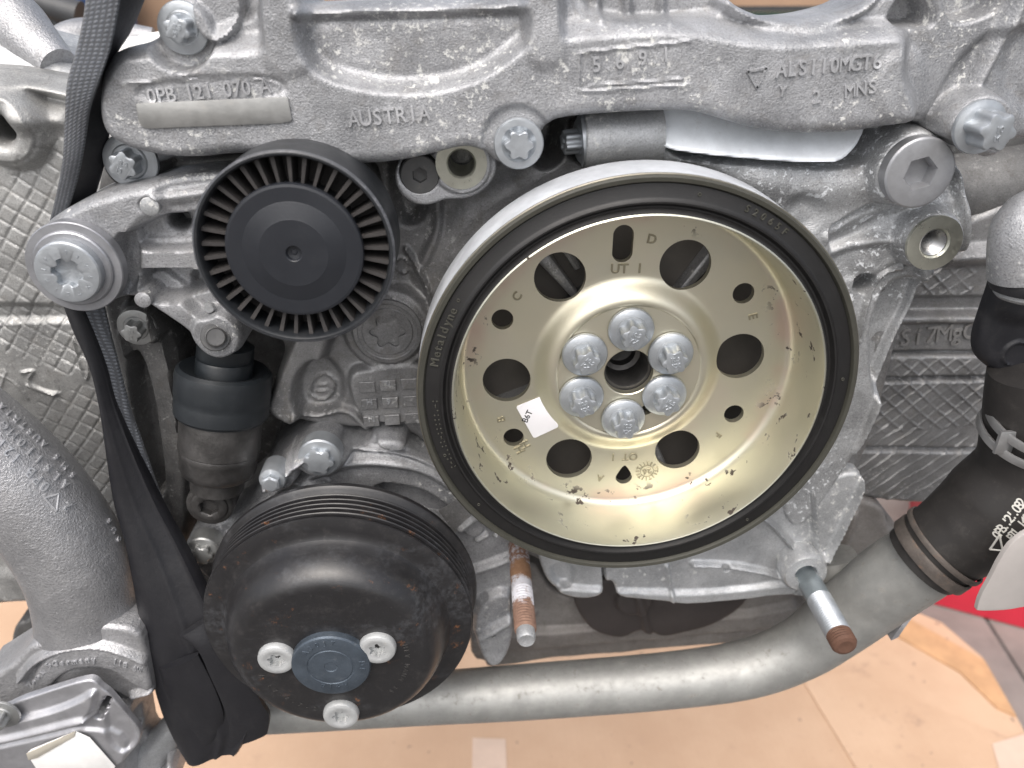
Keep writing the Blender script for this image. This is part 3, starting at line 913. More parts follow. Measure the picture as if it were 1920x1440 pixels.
block = thing('engine_block', 'grey timing case of the engine behind the pulleys with big plug and tiled pad', 'engine', (0, 420, -420))
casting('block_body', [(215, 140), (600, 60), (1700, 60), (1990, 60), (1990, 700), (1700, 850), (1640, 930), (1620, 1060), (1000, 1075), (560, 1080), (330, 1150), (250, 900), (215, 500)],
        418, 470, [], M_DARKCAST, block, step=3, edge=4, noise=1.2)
casting('timing_case', [(300, 250), (700, 240), (1100, 180), (1700, 180), (1700, 560), (1640, 820), (1560, 980), (1300, 1060), (1150, 1085), (1000, 1060), (900, 960), (840, 890), (800, 830), (740, 800), (640, 805), (560, 790), (500, 760), (520, 700), (540, 640), (470, 610), (380, 560), (320, 480)],
        362, 417, [
            ('p', [(560, 250), (1050, 200), (1080, 260), (960, 330), (870, 380), (800, 470), (780, 560), (740, 520), (720, 420), (640, 300)], 366, 14),
            ('pd', [(735, 270), (780, 300), (800, 400), (760, 430), (735, 380)], 7, 8),
            ('lf', [(600, 600), (560, 700), (500, 830)], 17, 9, 5),
            ('c', 728, 622, 22, 356, 4), ('c', 728, 622, 17.5, 353.5, 1.2),
            ('l', [(760, 470), (800, 530), (815, 590)], 4, 3.5), ('l', [(800, 300), (830, 420), (780, 520)], 8, 2),
            ('p', [(650, 700), (690, 690), (830, 680), (830, 790), (690, 800), (660, 760)], 355, 3),
            ('p', [(560, 690), (600, 650), (650, 700), (640, 760), (560, 760)], 366, 5),
            ('l', [(580, 745), (588, 715), (610, 705), (628, 720), (622, 745), (600, 758), (580, 745)], 1.6, 1.6),
            ('l', [(592, 730), (614, 726)], 1.4, 1.3), ('l', [(592, 741), (612, 738)], 1.4, 1.3),
            ('l', [(560, 770), (600, 775), (650, 760), (690, 800)], 7, 4),
            ('l', [(735, 500), (750, 483), (775, 505), (757, 520), (735, 500)], 1.5, 1.5),
            ('l', [(765, 492), (785, 515)], 1.4, 1.4),
            ('pd', [(990, 200), (1060, 200), (1050, 300), (1000, 310)], 22, 8),
            ('pd', [(1060, 210), (1250, 190), (1260, 290), (1070, 310)], 12, 8),
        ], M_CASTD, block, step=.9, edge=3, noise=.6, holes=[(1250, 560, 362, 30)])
# tile-like pad: raised plates separated by ribs
for r in range(3):
    for c in range(3):
        u0, v0 = 672+c*39+r*4, 712+r*32-c*3
        x, z = unp(u0+17, v0+12, 355.3)
        V, Fc = prism([(x-4.0, z-3.1), (x+4.0, z-2.8), (x+4.0, z+3.3), (x-4.0, z+3.0)], 353.6, 356, .5)
        wpart('pad_tile', V, Fc, M_CASTD, block, 0)
for s_, u, v in (('u', 728, 718), ('H', 693, 754), ('9', 729, 753), ('N', 697, 786)):
    lettering([(s_, 4.6, P3(u, v, 353.6), 0, .4, .05)], M_CAST, block, 'cast_mark')
# big plug with star socket
plug = link('plug', lathe_mesh('plug', [(16.6, 0), (16.8, .8), (16.4, 1.6), (14.6, 1.8), (14.2, 1.5), (12.4, 1.5), (12.0, 2.0), (9.2, 2.0), (starf(7.4, .19), 1.8), (starf(7.2, .19), -3), (.3, -3.2)], 120), block, P3(727, 620, 353.6), M_CASTD, 'large flat round plug with star socket')
# pad with two bores
bp = casting('boss_plate', [(740, 335), (742, 312), (755, 292), (780, 286), (808, 290), (822, 272), (850, 258), (885, 258), (915, 272), (932, 300), (930, 330), (905, 362), (870, 375), (835, 373), (812, 384), (785, 386), (758, 372), (744, 352)],
             339, 364, [('c', 865, 308, 12.5, 337.5, .8)], M_CAST, block, step=.7, edge=1.2, noise=.05,
             holes=[(865, 306, 338, 5.6), (787, 323, 339, 8.6)], label='machined plate with open bore and black socket screw')
ring_part('machined_face', [(10.8, 337.6), (10.8, 337.0), (6.3, 337.0), (5.6, 337.8), (5.5, 352), (5.4, 360), (6.2, 360)], unp(865, 306, 338), M_MACHY, block, n=80)
ss = link('socket_screw', lathe_mesh('socket_screw', [(8.3, 0), (8.3, 3), (7.8, 3.5), (hexf(3.0), 3.5), (hexf(2.9), .5), (.3, .3)], 96), block, P3(788, 325, 342.5), M_BLACKSTEEL)
ring_part('screw_recess', [(8.9, 340), (8.9, 345), (2, 345)], unp(787, 323, 339), M_HOLE, block, n=48, close=False, cap1=True)
# sideways cam sensor / screw
V, Fc = tube([P3(1096, 262, 350), P3(1098, 262, 350), P3(1150, 256, 350), P3(1230, 250, 352)], [11, 12.6, 12.8, 13.5], 40, sub=3)
wpart('side_boss', V, Fc, M_CASTB, block)
V, Fc = tube([P3(1088, 263, 350), P3(1097, 262, 350)], [11.5, 11.5], 40, sub=1)
wpart('side_flange', V, Fc, M_ZINC, block)
bolt(block, P3(1094, 263, 350), 'small', M_ZINC, 1.15, .3, axis=(-1, -.25, -.05))
V, Fc = tube([P3(1150, 222, 350), P3(1152, 222, 350), P3(1156, 222, 350)], [14.2, 14.2, 12.9], 40, sub=1)

# ------------------------------------------------------------------ right-hand mounting arm casting
arm = thing('mounting_bracket', 'bright grey arm casting right of the crank pulley, with hex socket plug and threaded boss', 'bracket', P3(1700, 900, 362))
casting('bracket_casting', [(1190, 190), (1260, 190), (1330, 215), (1430, 230), (1560, 230), (1640, 225), (1720, 225), (1772, 255), (1800, 310), (1812, 380), (1806, 470), (1770, 500), (1742, 518), (1735, 560), (1712, 610), (1690, 650), (1655, 740), (1625, 810), (1600, 860), (1560, 920), (1500, 1000), (1460, 960), (1500, 860), (1550, 700), (1545, 560), (1500, 440), (1400, 350), (1300, 300), (1200, 300)],
        350, 400, [
            ('p', [(1200, 272), (1300, 280), (1420, 288), (1560, 292), (1640, 280), (1700, 300), (1680, 360), (1600, 400), (1540, 440), (1600, 520), (1500, 620), (1300, 420), (1190, 400)], 343, 3),
            ('p', [(1190, 150), (1260, 150), (1430, 200), (1600, 215), (1600, 262), (1550, 290), (1430, 284), (1300, 276), (1232, 268)], 369, 4),
            ('p', [(1540, 445), (1600, 405), (1680, 378), (1745, 400), (1700, 430), (1690, 470), (1640, 500), (1600, 520), (1560, 530)], 351, 4),
            ('lf', [(1640, 470), (1690, 440), (1740, 400), (1790, 420)], 22, 3, 8),
            ('p', [(1640, 520), (1690, 508), (1728, 520), (1700, 590), (1672, 650), (1640, 740), (1620, 700), (1616, 600)], 362, 6),
            ('l', [(1610, 640), (1622, 560), (1650, 508), (1690, 500)], 4, 3),
            ('l', [(1740, 530), (1722, 590), (1690, 640), (1655, 730), (1610, 850)], 7, 5),
            ('c', 1590, 508, 4.4, 368, 2.5), ('l', [(1560, 470), (1620, 445), (1690, 450)], 9, 3.5),
            
            ('l', [(1420, 330), (1520, 350), (1640, 330)], 26, 3), ('c', 1500, 400, 8, 345, 8),
            ('l', [(1545, 436), (1620, 400), (1700, 378)], 10, 2.5),
            ('c', 1713, 318, 17.2, 334, 4), ('l', [(1790, 330), (1800, 400), (1795, 460)], 8, 6),
            ('c', 1755, 455, 14.0, 336, 4), ('p', [(1725, 500), (1765, 500), (1735, 540)], 343, 4),
        ], M_CASTF, arm, step=.8, edge=2.5, noise=.5, holes=[(1751, 456, 336, 5.8)])
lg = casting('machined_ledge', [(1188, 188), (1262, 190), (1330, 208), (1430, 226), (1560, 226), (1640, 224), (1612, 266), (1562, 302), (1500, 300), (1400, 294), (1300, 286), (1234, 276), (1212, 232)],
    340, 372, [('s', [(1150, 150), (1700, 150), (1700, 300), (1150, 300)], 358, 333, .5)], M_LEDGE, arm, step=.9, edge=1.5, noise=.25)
link('hex_socket_plug', lathe_mesh('hex_plug', [(14.9, 0), (14.9, 5.6), (14.2, 6.3), (13.6, 6.5), (hexf(6.4, .25), 6.5), (hexf(5.9, .25), 5.4), (hexf(5.8, .25), -1), (3, -1.6), (.3, -1.6)], 120, 25), arm, P3(1712, 319, 333.5), metal_mat('grey_zinc_plug', (.36, .365, .38), .42, .65, .2), 'large grey plug with hexagon socket')
# threaded boss
bx, bz = unp(1752, 456, 335)
ring_part('machined_face', [(12.6, 336.5), (12.6, 334.6), (7.0, 334.6), (6.2, 335.6), (6.2, 337)], (bx, bz), M_MACHY, arm, n=80)
th = []
for i in range(10): th += [(6.0, 336+i*1.7), (5.1, 336.85+i*1.7)]
ring_part('threaded_bore', th+[(5.2, 354), (.2, 354)], (bx, bz), M_STEEL, arm, n=64, close=False, cap1=True)

# ------------------------------------------------------------------ upper carrier casting with cast writing
carrier = thing('upper_carrier', 'long sand-cast aluminium carrier across the top with cast part number and material mark', 'casting', P3(960, 260, 355))
BODY = [(200, 132), (206, 108), (238, 88), (300, 76), (312, 40), (330, -20), (330, -70), (560, -70), (572, 8), (600, 6), (760, 2), (968, -2), (980, -70), (1352, -70), (1362, 0), (1400, 22), (1440, 34), (1480, 37), (1530, 33), (1580, 22), (1620, 8), (1660, -20), (1700, -70), (2010, -70), (2010, 262), (1920, 262), (1882, 266), (1850, 286), (1812, 284), (1785, 268), (1745, 250), (1722, 226), (1650, 224), (1600, 234), (1530, 241), (1450, 240), (1380, 228), (1320, 209), (1280, 198), (1190, 200), (1060, 208), (1015, 222), (990, 300), (940, 302), (905, 270), (870, 262), (820, 276), (760, 290), (700, 296), (620, 300), (540, 285), (470, 275), (400, 282), (340, 288), (300, 284), (250, 265), (228, 250), (214, 222), (206, 180)]
cc_ = casting('carrier_casting', BODY, 338, 372, [
    ('p', [(180, 60), (480, 60), (500, -90), (980, -90), (1066, -90), (1066, 40), (1290, 30), (1400, 52), (1480, 62), (1640, 48), (1730, 34), (1780, -90), (2040, -90), (2040, 100), (1900, 40), (1800, 100), (1700, 300), (150, 320)], 334, 5),
    ('p', [(180, 100), (300, 88), (480, 84), (545, 70), (570, 100), (620, 138), (700, 158), (770, 162), (860, 150), (925, 118), (975, 75), (1060, 55), (1290, 42), (1400, 66), (1480, 72), (1640, 60), (1722, 56), (1700, 140), (1730, 200), (1720, 250), (1500, 300), (150, 340)], 323, 9),
    ('p', [(482, 95), (478, -90), (566, -90), (572, 90), (590, 130), (520, 150)], 322, 5),
    ('p', [(985, 80), (982, -90), (1052, -90), (1060, 60), (1060, 120), (1000, 130)], 322, 5),
    ('p', [(573, 60), (573, 34), (975, 24), (982, 60), (930, 112), (860, 142), (770, 152), (700, 148), (620, 128), (585, 100)], 332, 9),
    ('l', [(574, 22), (700, 18), (860, 14), (974, 10)], 7, 5),
    ('p', [(1090, -90), (1340, -90), (1350, 20), (1290, 30), (1090, 35)], 345, 4),
    ('l', [(1350, 0), (1400, 34), (1480, 48), (1540, 44), (1610, 22), (1660, -30)], 7, 6),
    ('l', [(1120, -40), (1122, 32)], 6, 4), ('l', [(1180, -40), (1182, 32)], 6, 4), ('l', [(1245, -40), (1247, 32)], 6, 4),
    ('p', [(1632, 42), (1646, 12), (1668, -20), (1700, -20), (1712, 40), (1680, 44)], 352, 3),
    ('p', [(1748, 36), (1742, -60), (1830, -60), (1840, 10), (1800, 30)], 346, 4),
    ('l', [(1900, -40), (1880, 40), (1800, 200)], 12, 7),
    ('p', [(1880, 60), (1990, 30), (1990, 240), (1900, 200), (1868, 150)], 341, 8),
    ('p', [(253, 150), (530, 134), (545, 190), (262, 198)], 324.2, 1.2),
    ('l', [(253, 148), (530, 132), (545, 180)], 1.6, .7),
    ('l', [(1080, 92), (1275, 72)], 1.4, 1.0), ('l', [(1082, 162), (1276, 150)], 1.4, 1.0), ('l', [(1095, 152), (1262, 140)], 1.2, .7), ('l', [(1080, 92), (1078, 162)], 1.2, .7),
    ('pd', [(1622, 95), (1720, 85), (1728, 215), (1640, 225), (1600, 170)], -1.5, 6),
    ('c', 968, 265, 13.8, 325, 2), ('c', 1843, 245, 14.5, 322, 4), ('c', 345, 62, 12.5, 333, 2),
    ('pd', [(372, -60), (460, -60), (462, 30), (440, 72), (400, 76), (376, 40)], -6, 1.6),
], M_CAST, carrier, step=.8, edge=5, noise=.35)
bolt(carrier, P3(345, 52, 331.5), 'small', M_ZINC, 1.1, .5)
bolt(carrier, P3(1834, 237, 321), 'tall', M_ZINC, 1.25, .1)
link('collar_bolt', lathe_mesh('collar_bolt', [(10.0, 0), (10.0, 2.2), (9.6, 2.8), (9.0, 2.9), (7.0, 2.9), (5.9, 2.2), (starf(5.2, .14), 2.0), (starf(5.1, .14), 6.0), (starf(4.7, .14), 6.4)], 96, 30), carrier, P3(972, 268, 324.6), M_ZINC, 'flanged star bolt in its boss beside the open bore')
hs_ = casting('square_plate', [(915, 250), (930, 222), (965, 208), (1010, 208), (1016, 240), (1014, 286), (985, 304), (945, 306), (925, 292), (912, 268)], 327, 345, [], M_MACH, carrier, step=.7, edge=.8, noise=0)
pl = quad_sticker('machined_label_plate', [(256, 193), (541, 181), (549, 226), (527, 230), (275, 240), (264, 232)], 323.1, metal_mat('milled_flat', (.38, .38, .37), .42, .75, .3, (.36, .34, .31), .00006), carrier, th=1.4, round_=1.2)
def cast_text(obs, s, u0, v0, u1, v1, size, mat, par, ex=1.05, off=.08):
    ang = -math.degrees(math.atan2(v1-v0, u1-u0)) if u1 != u0 else 0
    L = surf_text(obs, s, u0, v0, u1, v1, size, ang, ex, off, .12)
    if L: lettering(L, mat, par, 'cast_mark')
cast_text([cc_], '0PB 121 070 A', 286, 181, 498, 162, 7.6, M_LETTER, carrier)
cast_text([cc_], 'AUSTRIA', 664, 224, 796, 213, 8.2, M_LETTER, carrier)
cast_text([cc_], '5.6 9.1', 1118, 122, 1248, 104, 7.6, M_LETTER, carrier)
cast_text([cc_], 'ALSI10MGT6', 1464, 132, 1643, 116, 7.8, M_LETTER, carrier)
cast_text([cc_], '2  MNS', 1530, 182, 1634, 164, 7.2, M_LETTER, carrier)
cast_text([cc_], 'Y', 1466, 172, 1466, 172, 5.5, M_LETTER, carrier)
def tri_mark(parent, pts, D, mat, th=.6, wd=1.1):
    D = min(surf([cc_], u, v)[1] for u, v in pts)-.1
    P = [np.array(unp(u, v, D)) for u, v in pts]; out = []
    for i in range(3):
        a, b = P[i], P[(i+1) % 3]; d = (b-a)/np.linalg.norm(b-a); n_ = np.array([-d[1], d[0]])*wd/2
        out.append(prism([tuple(a-d*.4-n_), tuple(b+d*.4-n_), tuple(b+d*.4+n_), tuple(a-d*.4+n_)], D-th, D+1.5, .15))
    V, Fc = merge(out); return wpart('triangle_mark', V, Fc, mat, parent, 0)
tri_mark(carrier, [(1402, 134), (1436, 128), (1419, 164)], 322.9, M_CAST)

# ------------------------------------------------------------------ left cover with diamond lattice
lc = thing('left_head_cover', 'pale cast cover with diamond lattice relief at the left edge', 'engine cover', P3(100, 1000, 385))
LAT = [(40, 250), (140, 225), (150, 300), (330, 560), (330, 1010), (200, 1000), (70, 860), (-60, 750), (-60, 400), (10, 330)]
casting('cover_casting', [(-160, 120), (0, 128), (60, 138), (120, 150), (170, 160), (215, 190), (260, 330), (300, 520), (330, 640), (325, 800), (330, 960), (300, 1060), (200, 1080), (60, 1130), (-160, 1100)],
        385, 430, [
            ('p', [(-180, 185), (60, 200), (150, 215), (300, 400), (400, 700), (400, 1200), (-180, 1200)], 378, 10),
            ('l', [(-160, 150), (0, 152), (60, 160), (130, 172), (200, 200)], 9, 7),
            ('c', 5, 245, 17, 370, 6), ('c', -2, 245, 14, 368, 1),
            ('l', [(60, 215), (130, 215)], 16, 4),
            ('pd', [(-180, 575), (60, 560), (200, 575), (200, 600), (60, 590), (-180, 612)], 4, 5),
            ('pd', [(-180, 600), (100, 588), (330, 600), (330, 1060), (-180, 1060)], 2, 10),
            ('g', [(30, 330), (70, 265), (150, 235), (330, 560), (330, 640), (150, 700), (110, 690), (-60, 620), (-60, 380)], 7.6, math.radians(52), math.radians(-38), .9, -.8),
            ('g', [(60, 760), (100, 720), (150, 720), (320, 640), (330, 1020), (200, 1000)], 7.6, math.radians(52), math.radians(-38), .9, -.8),
            ('l', [(145, 625), (170, 720), (178, 660), (145, 625)], 2, 1.5),
            ('l', [(50, 690), (75, 685), (62, 700), (68, 716), (115, 730)], 2.4, 1.6), ('l', [(60, 714), (90, 728), (118, 728)], 3, 1.3),
            ('l', [(-20, 690), (30, 700), (60, 740)], 2, .8), ('l', [(10, 720), (20, 690)], 2, .8),
        ], M_COVER, lc, step=.62, edge=6, noise=.5, holes=[(-6, 245, 368, 6)])
# top-left arm and rounded white-bright pieces above the cover
casting('top_ledge', [(-160, 40), (0, 86), (80, 105), (135, 128), (230, 140), (240, 230), (-160, 230)], 405, 480, [('p', [(-160, 100), (240, 160), (240, 240), (-160, 240)], 396, 12)], M_CASTB, lc, step=1.5, edge=5, noise=.8)
V, Fc = tube([P3(-30, 10, 430), P3(20, 40, 425), P3(60, 80, 418), P3(110, 125, 408)], [16, 15, 13, 9], 24)
wpart('sloping_arm', V, Fc, M_PIPECAST, lc)
V, Fc = tube([P3(0, 10, 440), P3(5, 30, 436), P3(8, 46, 432)], [9, 10, 8], 20)
wpart('white_cap', V, Fc, M_WHITE, lc)
V, Fc = tube([P3(100, 95, 520), P3(140, 78, 530), P3(190, 74, 540), (P3(290, 78, 545))], [10, 12, 12, 8], 20)
wpart('curved_runner', V, Fc, M_PIPECAST, lc)

# ------------------------------------------------------------------ right cover with lattice ribs
rc = thing('right_head_cover', 'brownish grey ribbed cover with slanting lattice lines and cast alloy mark at right', 'engine cover', P3(1750, 950, 400))
rcc = casting('cover_casting', [(1560, 470), (1760, 440), (1990, 330), (1990, 700), (1860, 840), (1850, 905), (1790, 935), (1740, 948), (1640, 940), (1520, 900)],
        398, 440, [
            ('lf', [(1690, 575), (2000, 572)], 10, -5, 4), ('lf', [(1600, 598), (2000, 594)], 5, 3, 3),
            ('lf', [(1560, 665), (1900, 662)], 3, -4, 3), ('l', [(1560, 715), (1900, 708)], 6, -4), ('l', [(1560, 842), (1900, 845)], 6, -3.5),
            ('l', [(1780, 480), (1850, 475), (1990, 470)], 16, 7),
            ('g', [(1690, 490), (1840, 490), (1820, 565), (1700, 565)], 7.4, math.radians(48), math.radians(-50), .9, .9),
            ('g', [(1560, 672), (1900, 668), (1830, 790), (1830, 800), (1600, 820), (1560, 800)], 7.2, math.radians(-42), math.radians(52), .9, .9),
            ('g', [(1540, 790), (1800, 800), (1850, 850), (1740, 950), (1500, 930)], 7.2, math.radians(-47), None, .8, 1.0),
        ], M_CASTD, rc, step=.65, edge=4, noise=.6)
cast_text([rcc], 'lSi7MgCu', 1672, 636, 1842, 618, 15, M_LETTERD, rc, 1.1, .1)
# grey round housing between carrier and cover at far right
V, Fc = tube([P3(1660, 372, 432), P3(1850, 360, 425), P3(2010, 345, 425)], [26, 27, 27], 36)
wpart('cylindrical_housing', V, Fc, M_DARKCAST, rc)
def ribbon(name, Lp, Rp, mat, parent, bulge=1.5, th=1.5, nx=12, sub=6, crease=None):
    A = catmull([P3(*p) for p in Lp], sub); B = catmull([P3(*p) for p in Rp], sub)
    n = min(len(A), len(B)); V, Fc, UV = [], [], []
    s = 0
    m_ = 2*(nx+1)
    for i in range(n):
        a, b = np.array(A[i]), np.array(B[i])
        if i: s += np.linalg.norm((a+b)/2-(np.array(A[i-1])+np.array(B[i-1]))/2)
        wd = np.linalg.norm(b-a)
        for side in (0, 1):
            for j in range(nx+1):
                t = j/nx if side == 0 else 1-j/nx
                p = a*(1-t)+b*t
                e = math.sin(math.pi*t)**.6 if 0 < t < 1 else 0
                p = p.copy()
                if side == 0:
                    p[1] -= bulge*e+th*.5
                    if crease: p[1] -= crease(i/(n-1), t)
                else: p[1] += th*.5+bulge*.2*e
                V.append(tuple(p)); UV.append((wd*t/50, s/50))
    for i in range(n-1):
        for j in range(m_):
            k = (j+1) % m_
            Fc.append((i*m_+j, i*m_+k, (i+1)*m_+k, (i+1)*m_+j))
    Fc.append(list(range(m_))); Fc.append([(n-1)*m_+j for j in range(m_)][::-1])
    o = wpart(name, V, Fc, mat, parent, 50)
    uvl = o.data.uv_layers.new(name='UVMap')
    for l in o.data.loops: uvl.data[l.index].uv = UV[l.vertex_index]
    return o
def revolve(name, p0, p1, prof, mat, parent, n=72, smooth=35, label=None, **k):
    """profile (r, h) with h measured from p0 towards p1 in mm"""
    me = lathe_mesh(name, prof, n, smooth, **k)
    o = link(name, me, parent, p0, mat, label)
    o.rotation_euler = axis_matrix(Vector(p1)-Vector(p0)).to_euler()
    return o

# ------------------------------------------------------------------ belt tensioner
tn = thing('belt_tensioner', 'cast tensioner arm with large round pivot bolt and dark hydraulic cylinder beside black strap', 'belt tensioner', P3(200, 560, 345))
arm_c = casting('tensioner_arm', [(62, 480), (72, 440), (100, 405), (150, 378), (190, 358), (260, 342), (330, 330), (410, 322), (470, 330), (500, 400), (500, 500), (470, 560), (452, 600), (460, 640), (448, 660), (420, 672), (390, 664), (370, 640), (345, 612), (310, 590), (280, 572), (262, 560), (235, 556), (215, 560), (170, 580), (110, 560), (75, 530)],
    334, 362, [
        ('c', 143, 500, 20, 329, 5),
        ('p', [(120, 390), (240, 355), (300, 345), (290, 400), (255, 430), (235, 480), (232, 560), (120, 560), (60, 480)], 329, 7),
        ('p', [(255, 425), (300, 400), (345, 392), (420, 385), (430, 450), (300, 458), (262, 450)], 344, 3),
        ('p', [(275, 492), (300, 484), (420, 486), (430, 520), (330, 545), (290, 525)], 350, 2.5),
        ('l', [(265, 462), (420, 462)], 6, 2), ('l', [(300, 372), (440, 352)], 8, 3),
        ('p', [(232, 430), (262, 425), (270, 470), (265, 535), (236, 545)], 340, 3),
        ('lf', [(282, 545), (350, 590), (400, 632), (410, 650)], 10, 3, 3), ('c', 404, 632, 11, 328, 2.5),
        ('pd', [(330, 530), (400, 520), (430, 560), (400, 590), (360, 585)], 6, 3),
        ('c', 282, 386, 3.8, 331, 1), ('c', 269, 561, 3.6, 332, 1),
    ], M_CAST, tn, step=.65, edge=3, noise=.7, holes=[(332, 414, 342, 4.6)])
pw = P3(146, 497, 327)
revolve('pivot_washer', pw, (pw[0], pw[1]-9, pw[2]), [(19.6, -2), (19.6, 3.2), (19.2, 3.7), (16.2, 3.8), (16.0, 5.0), (15.4, 5.5), (13.2, 5.6), (13, 5)], metal_mat('grey_bushing', (.36, .365, .385), .4, .7, .3), tn, 96)
bolt(tn, (pw[0], 322, pw[2]), 'stargun', M_ZINC, .97, .2, label='large pale grey bolt head with star socket')
for u, v, r_ in ((282, 386, 3.9), (269, 561, 3.5), (390, 580, 2.6)):
    x, z = unp(u, v, 330)
    V, Fc = lathe([(r_, -333), (r_, -(328.9 if u != 390 else 333)), (r_*.8, -(328.5 if u != 390 else 331))], 32)
    wpart('rivet', [(x+a, b, z+c) for a, b, c in V], Fc, M_CASTB if u != 269 else M_CAST, tn)
revolve('pin', P3(404, 632, 327), P3(404, 632, 320), [(6.4, 0), (6.4, 1.0), (6.0, 1.4), (4.6, 1.4), (4.4, 4.6), (3.9, 5.0), (3.7, 4.5), (.2, 4.3)], M_BLACKSTEEL, tn, 48)
# hydraulic cylinder
c0, c1 = P3(424, 640, 352), P3(404, 960, 338)
q0, q1 = Vector(c0), Vector(c1); Lh = (q1-q0).length
revolve('inner_boot', c0, c1, [(10, 0), (13.2, 2), (13.4, 8), (12.9, 9), (13.5, 10), (13.5, 20), (13.2, 24)], M_BOOT, tn, 72)
revolve('rubber_collar', q0+(q1-q0)*(13/Lh), c1, [(13.6, 3.5), (16.5, 1.6), (20.5, .4), (22.2, 1.8), (22.9, 5), (22.7, 10), (22.9, 14), (22.3, 16), (22.6, 17), (22.4, 24), (21.2, 25.6), (19, 26)], M_BOOT, tn, 96)
revolve('cylinder', q0+(q1-q0)*(36/Lh), c1, [(19.5, 0), (19.7, 1), (19.7, 20), (19.2, 20.5), (19.4, 21.2), (19.2, 24), (18.7, 25), (18.8, 30), (17.6, 33.5), (15, 35.5), (13.5, 36), (13, 43), (8, 44)], M_BODY, tn, 96)
e0 = P3(394, 946, 338)
revolve('lower_eye', e0, (e0[0], e0[1]-10, e0[2]), [(11.8, -16), (11.9, 0), (11.5, 1.2), (10.6, 1.7), (9.6, 1.6), (9.2, 2.6), (8.2, 3.2), (5.2, 3.2), (hexf(4.2), 2.6), (hexf(4.1), -1), (.3, -1.2)], M_BODY, tn, 96, label='dark eye at the foot of the cylinder with socket screw')

# small hex-flange bolts on the carrier's left lug and below
lug = thing('side_bracket', 'ribbed casting strip behind the tensioner with two flanged bolts', 'bracket', P3(290, 900, 360))
lug_c = casting('strip_casting', [(205, 270), (240, 262), (300, 300), (450, 290), (560, 260), (720, 300), (700, 420), (480, 400), (330, 400), (230, 420), (225, 560), (290, 560), (330, 640), (345, 780), (345, 960), (330, 1080), (290, 1060), (245, 860), (230, 740), (205, 620), (190, 560), (178, 460), (180, 350)],
    358, 400, [('c', 245, 308, 13, 346, 4), ('c', 262, 610, 10.5, 350, 3), ('l', [(230, 620), (262, 720), (290, 850), (310, 960)], 5, 6), ('l', [(290, 560), (318, 660), (340, 800)], 5, 7),
               ('p', [(255, 640), (290, 640), (330, 900), (300, 900)], 372, 4), ('p', [(300, 310), (440, 296), (480, 310), (340, 340)], 376, 3), ('l', [(300, 345), (420, 330)], 6, 5)],
    M_DARKCAST, lug, step=.8, edge=3, noise=.6)
bolt(lug, P3(247, 301, 344.5), 'small', M_ZINC, 1.32, .7)
bolt(lug, P3(258, 612, 349), 'small', M_ZINCD, 1.05, .2)

# ------------------------------------------------------------------ coolant pump housing behind the pump pulley
ph = thing('coolant_pump', 'grey pump housing with curved ridge, tab and bolts above the domed pulley', 'pump', P3(650, 1100, 360))
ph_c = casting('pump_housing', [(345, 1010), (380, 985), (430, 975), (480, 930), (490, 880), (520, 860), (565, 822), (600, 806), (632, 812), (648, 836), (690, 832), (702, 812), (720, 806), (762, 812), (768, 842), (820, 862), (880, 900), (940, 960), (975, 1010), (990, 1060), (950, 1110), (965, 1180), (940, 1240), (905, 1235), (880, 1150), (700, 1150), (450, 1120), (370, 1080)],
    352, 400, [
        ('l', [(560, 900), (640, 866), (720, 858), (800, 875), (880, 930), (930, 990)], 10, 5),
        ('l', [(650, 838), (740, 840), (820, 870), (900, 930)], 5, 3),
        ('p', [(705, 885), (735, 878), (790, 890), (860, 935), (850, 970), (720, 930), (700, 910)], 366, 2.5),
        ('p', [(556, 935), (600, 930), (620, 915), (560, 905)], 345, 3),
        ('p', [(705, 845), (705, 810), (765, 812), (766, 850)], 342, 2),
        ('c', 597, 856, 14, 338, 4), ('c', 520, 893, 10, 336, 4), ('l', [(505, 880), (590, 822)], 7, 6),
        ('l', [(862, 985), (905, 950)], 7, 5), ('pd', [(840, 960), (880, 940), (915, 990), (880, 1010)], -2, 1.5), ('l', [(895, 1010), (950, 980)], 5, 3),
        ('c', 566, 918, 5.5, 372, 2), ('c', 618, 905, 4.5, 368, 2), ('l', [(420, 1040), (470, 960), (530, 905)], 12, 6),
        ('c', 380, 1030, 11, 344, 4),
        ('l', [(880, 1070), (960, 1040)], 8, 5), ('l', [(900, 1180), (960, 1150)], 10, 4), ('c', 922, 1155, 1.6, 362, 1), ('pd', [(880, 1120), (975, 1090), (975, 1250), (900, 1250)], -5, 5),
    ], M_CAST, ph, step=.75, edge=3, noise=.9)
def face_bolt(parent, u, v, D, r, hh, mat, kind='star', label=None):
    p = P3(u, v, D)
    rf = starf(r*.62, .13, .2) if kind == 'star' else hexf(r*.62)
    return revolve('bolt', p, (p[0], p[1]-10, p[2]), [(r, -8), (r, hh), (r*.93, hh+.9), (r*.72, hh+1.4), (rf, hh+1.5), (rf, hh+4.2), (r*.5, hh+4.8)], mat, parent, 96, 30, label)
face_bolt(ph, 600, 857, 336, 10.6, .5, M_ZINC, 'star', 'pale flanged star bolt above the pulley')
face_bolt(ph, 514, 891, 333, 6.6, 4, M_ZINC, 'hex', 'pale stub bolt left of the flanged bolt')
face_bolt(ph, 382, 1030, 340, 8.6, 1, M_ZINCD, 'star', 'weathered bolt low beside the strap')
lbl = quad_sticker('label', [(822, 958), (858, 935), (890, 975), (852, 998)], 348.3, M_CASTD, ph, th=.2, label='worn grey label patch between the pulleys')

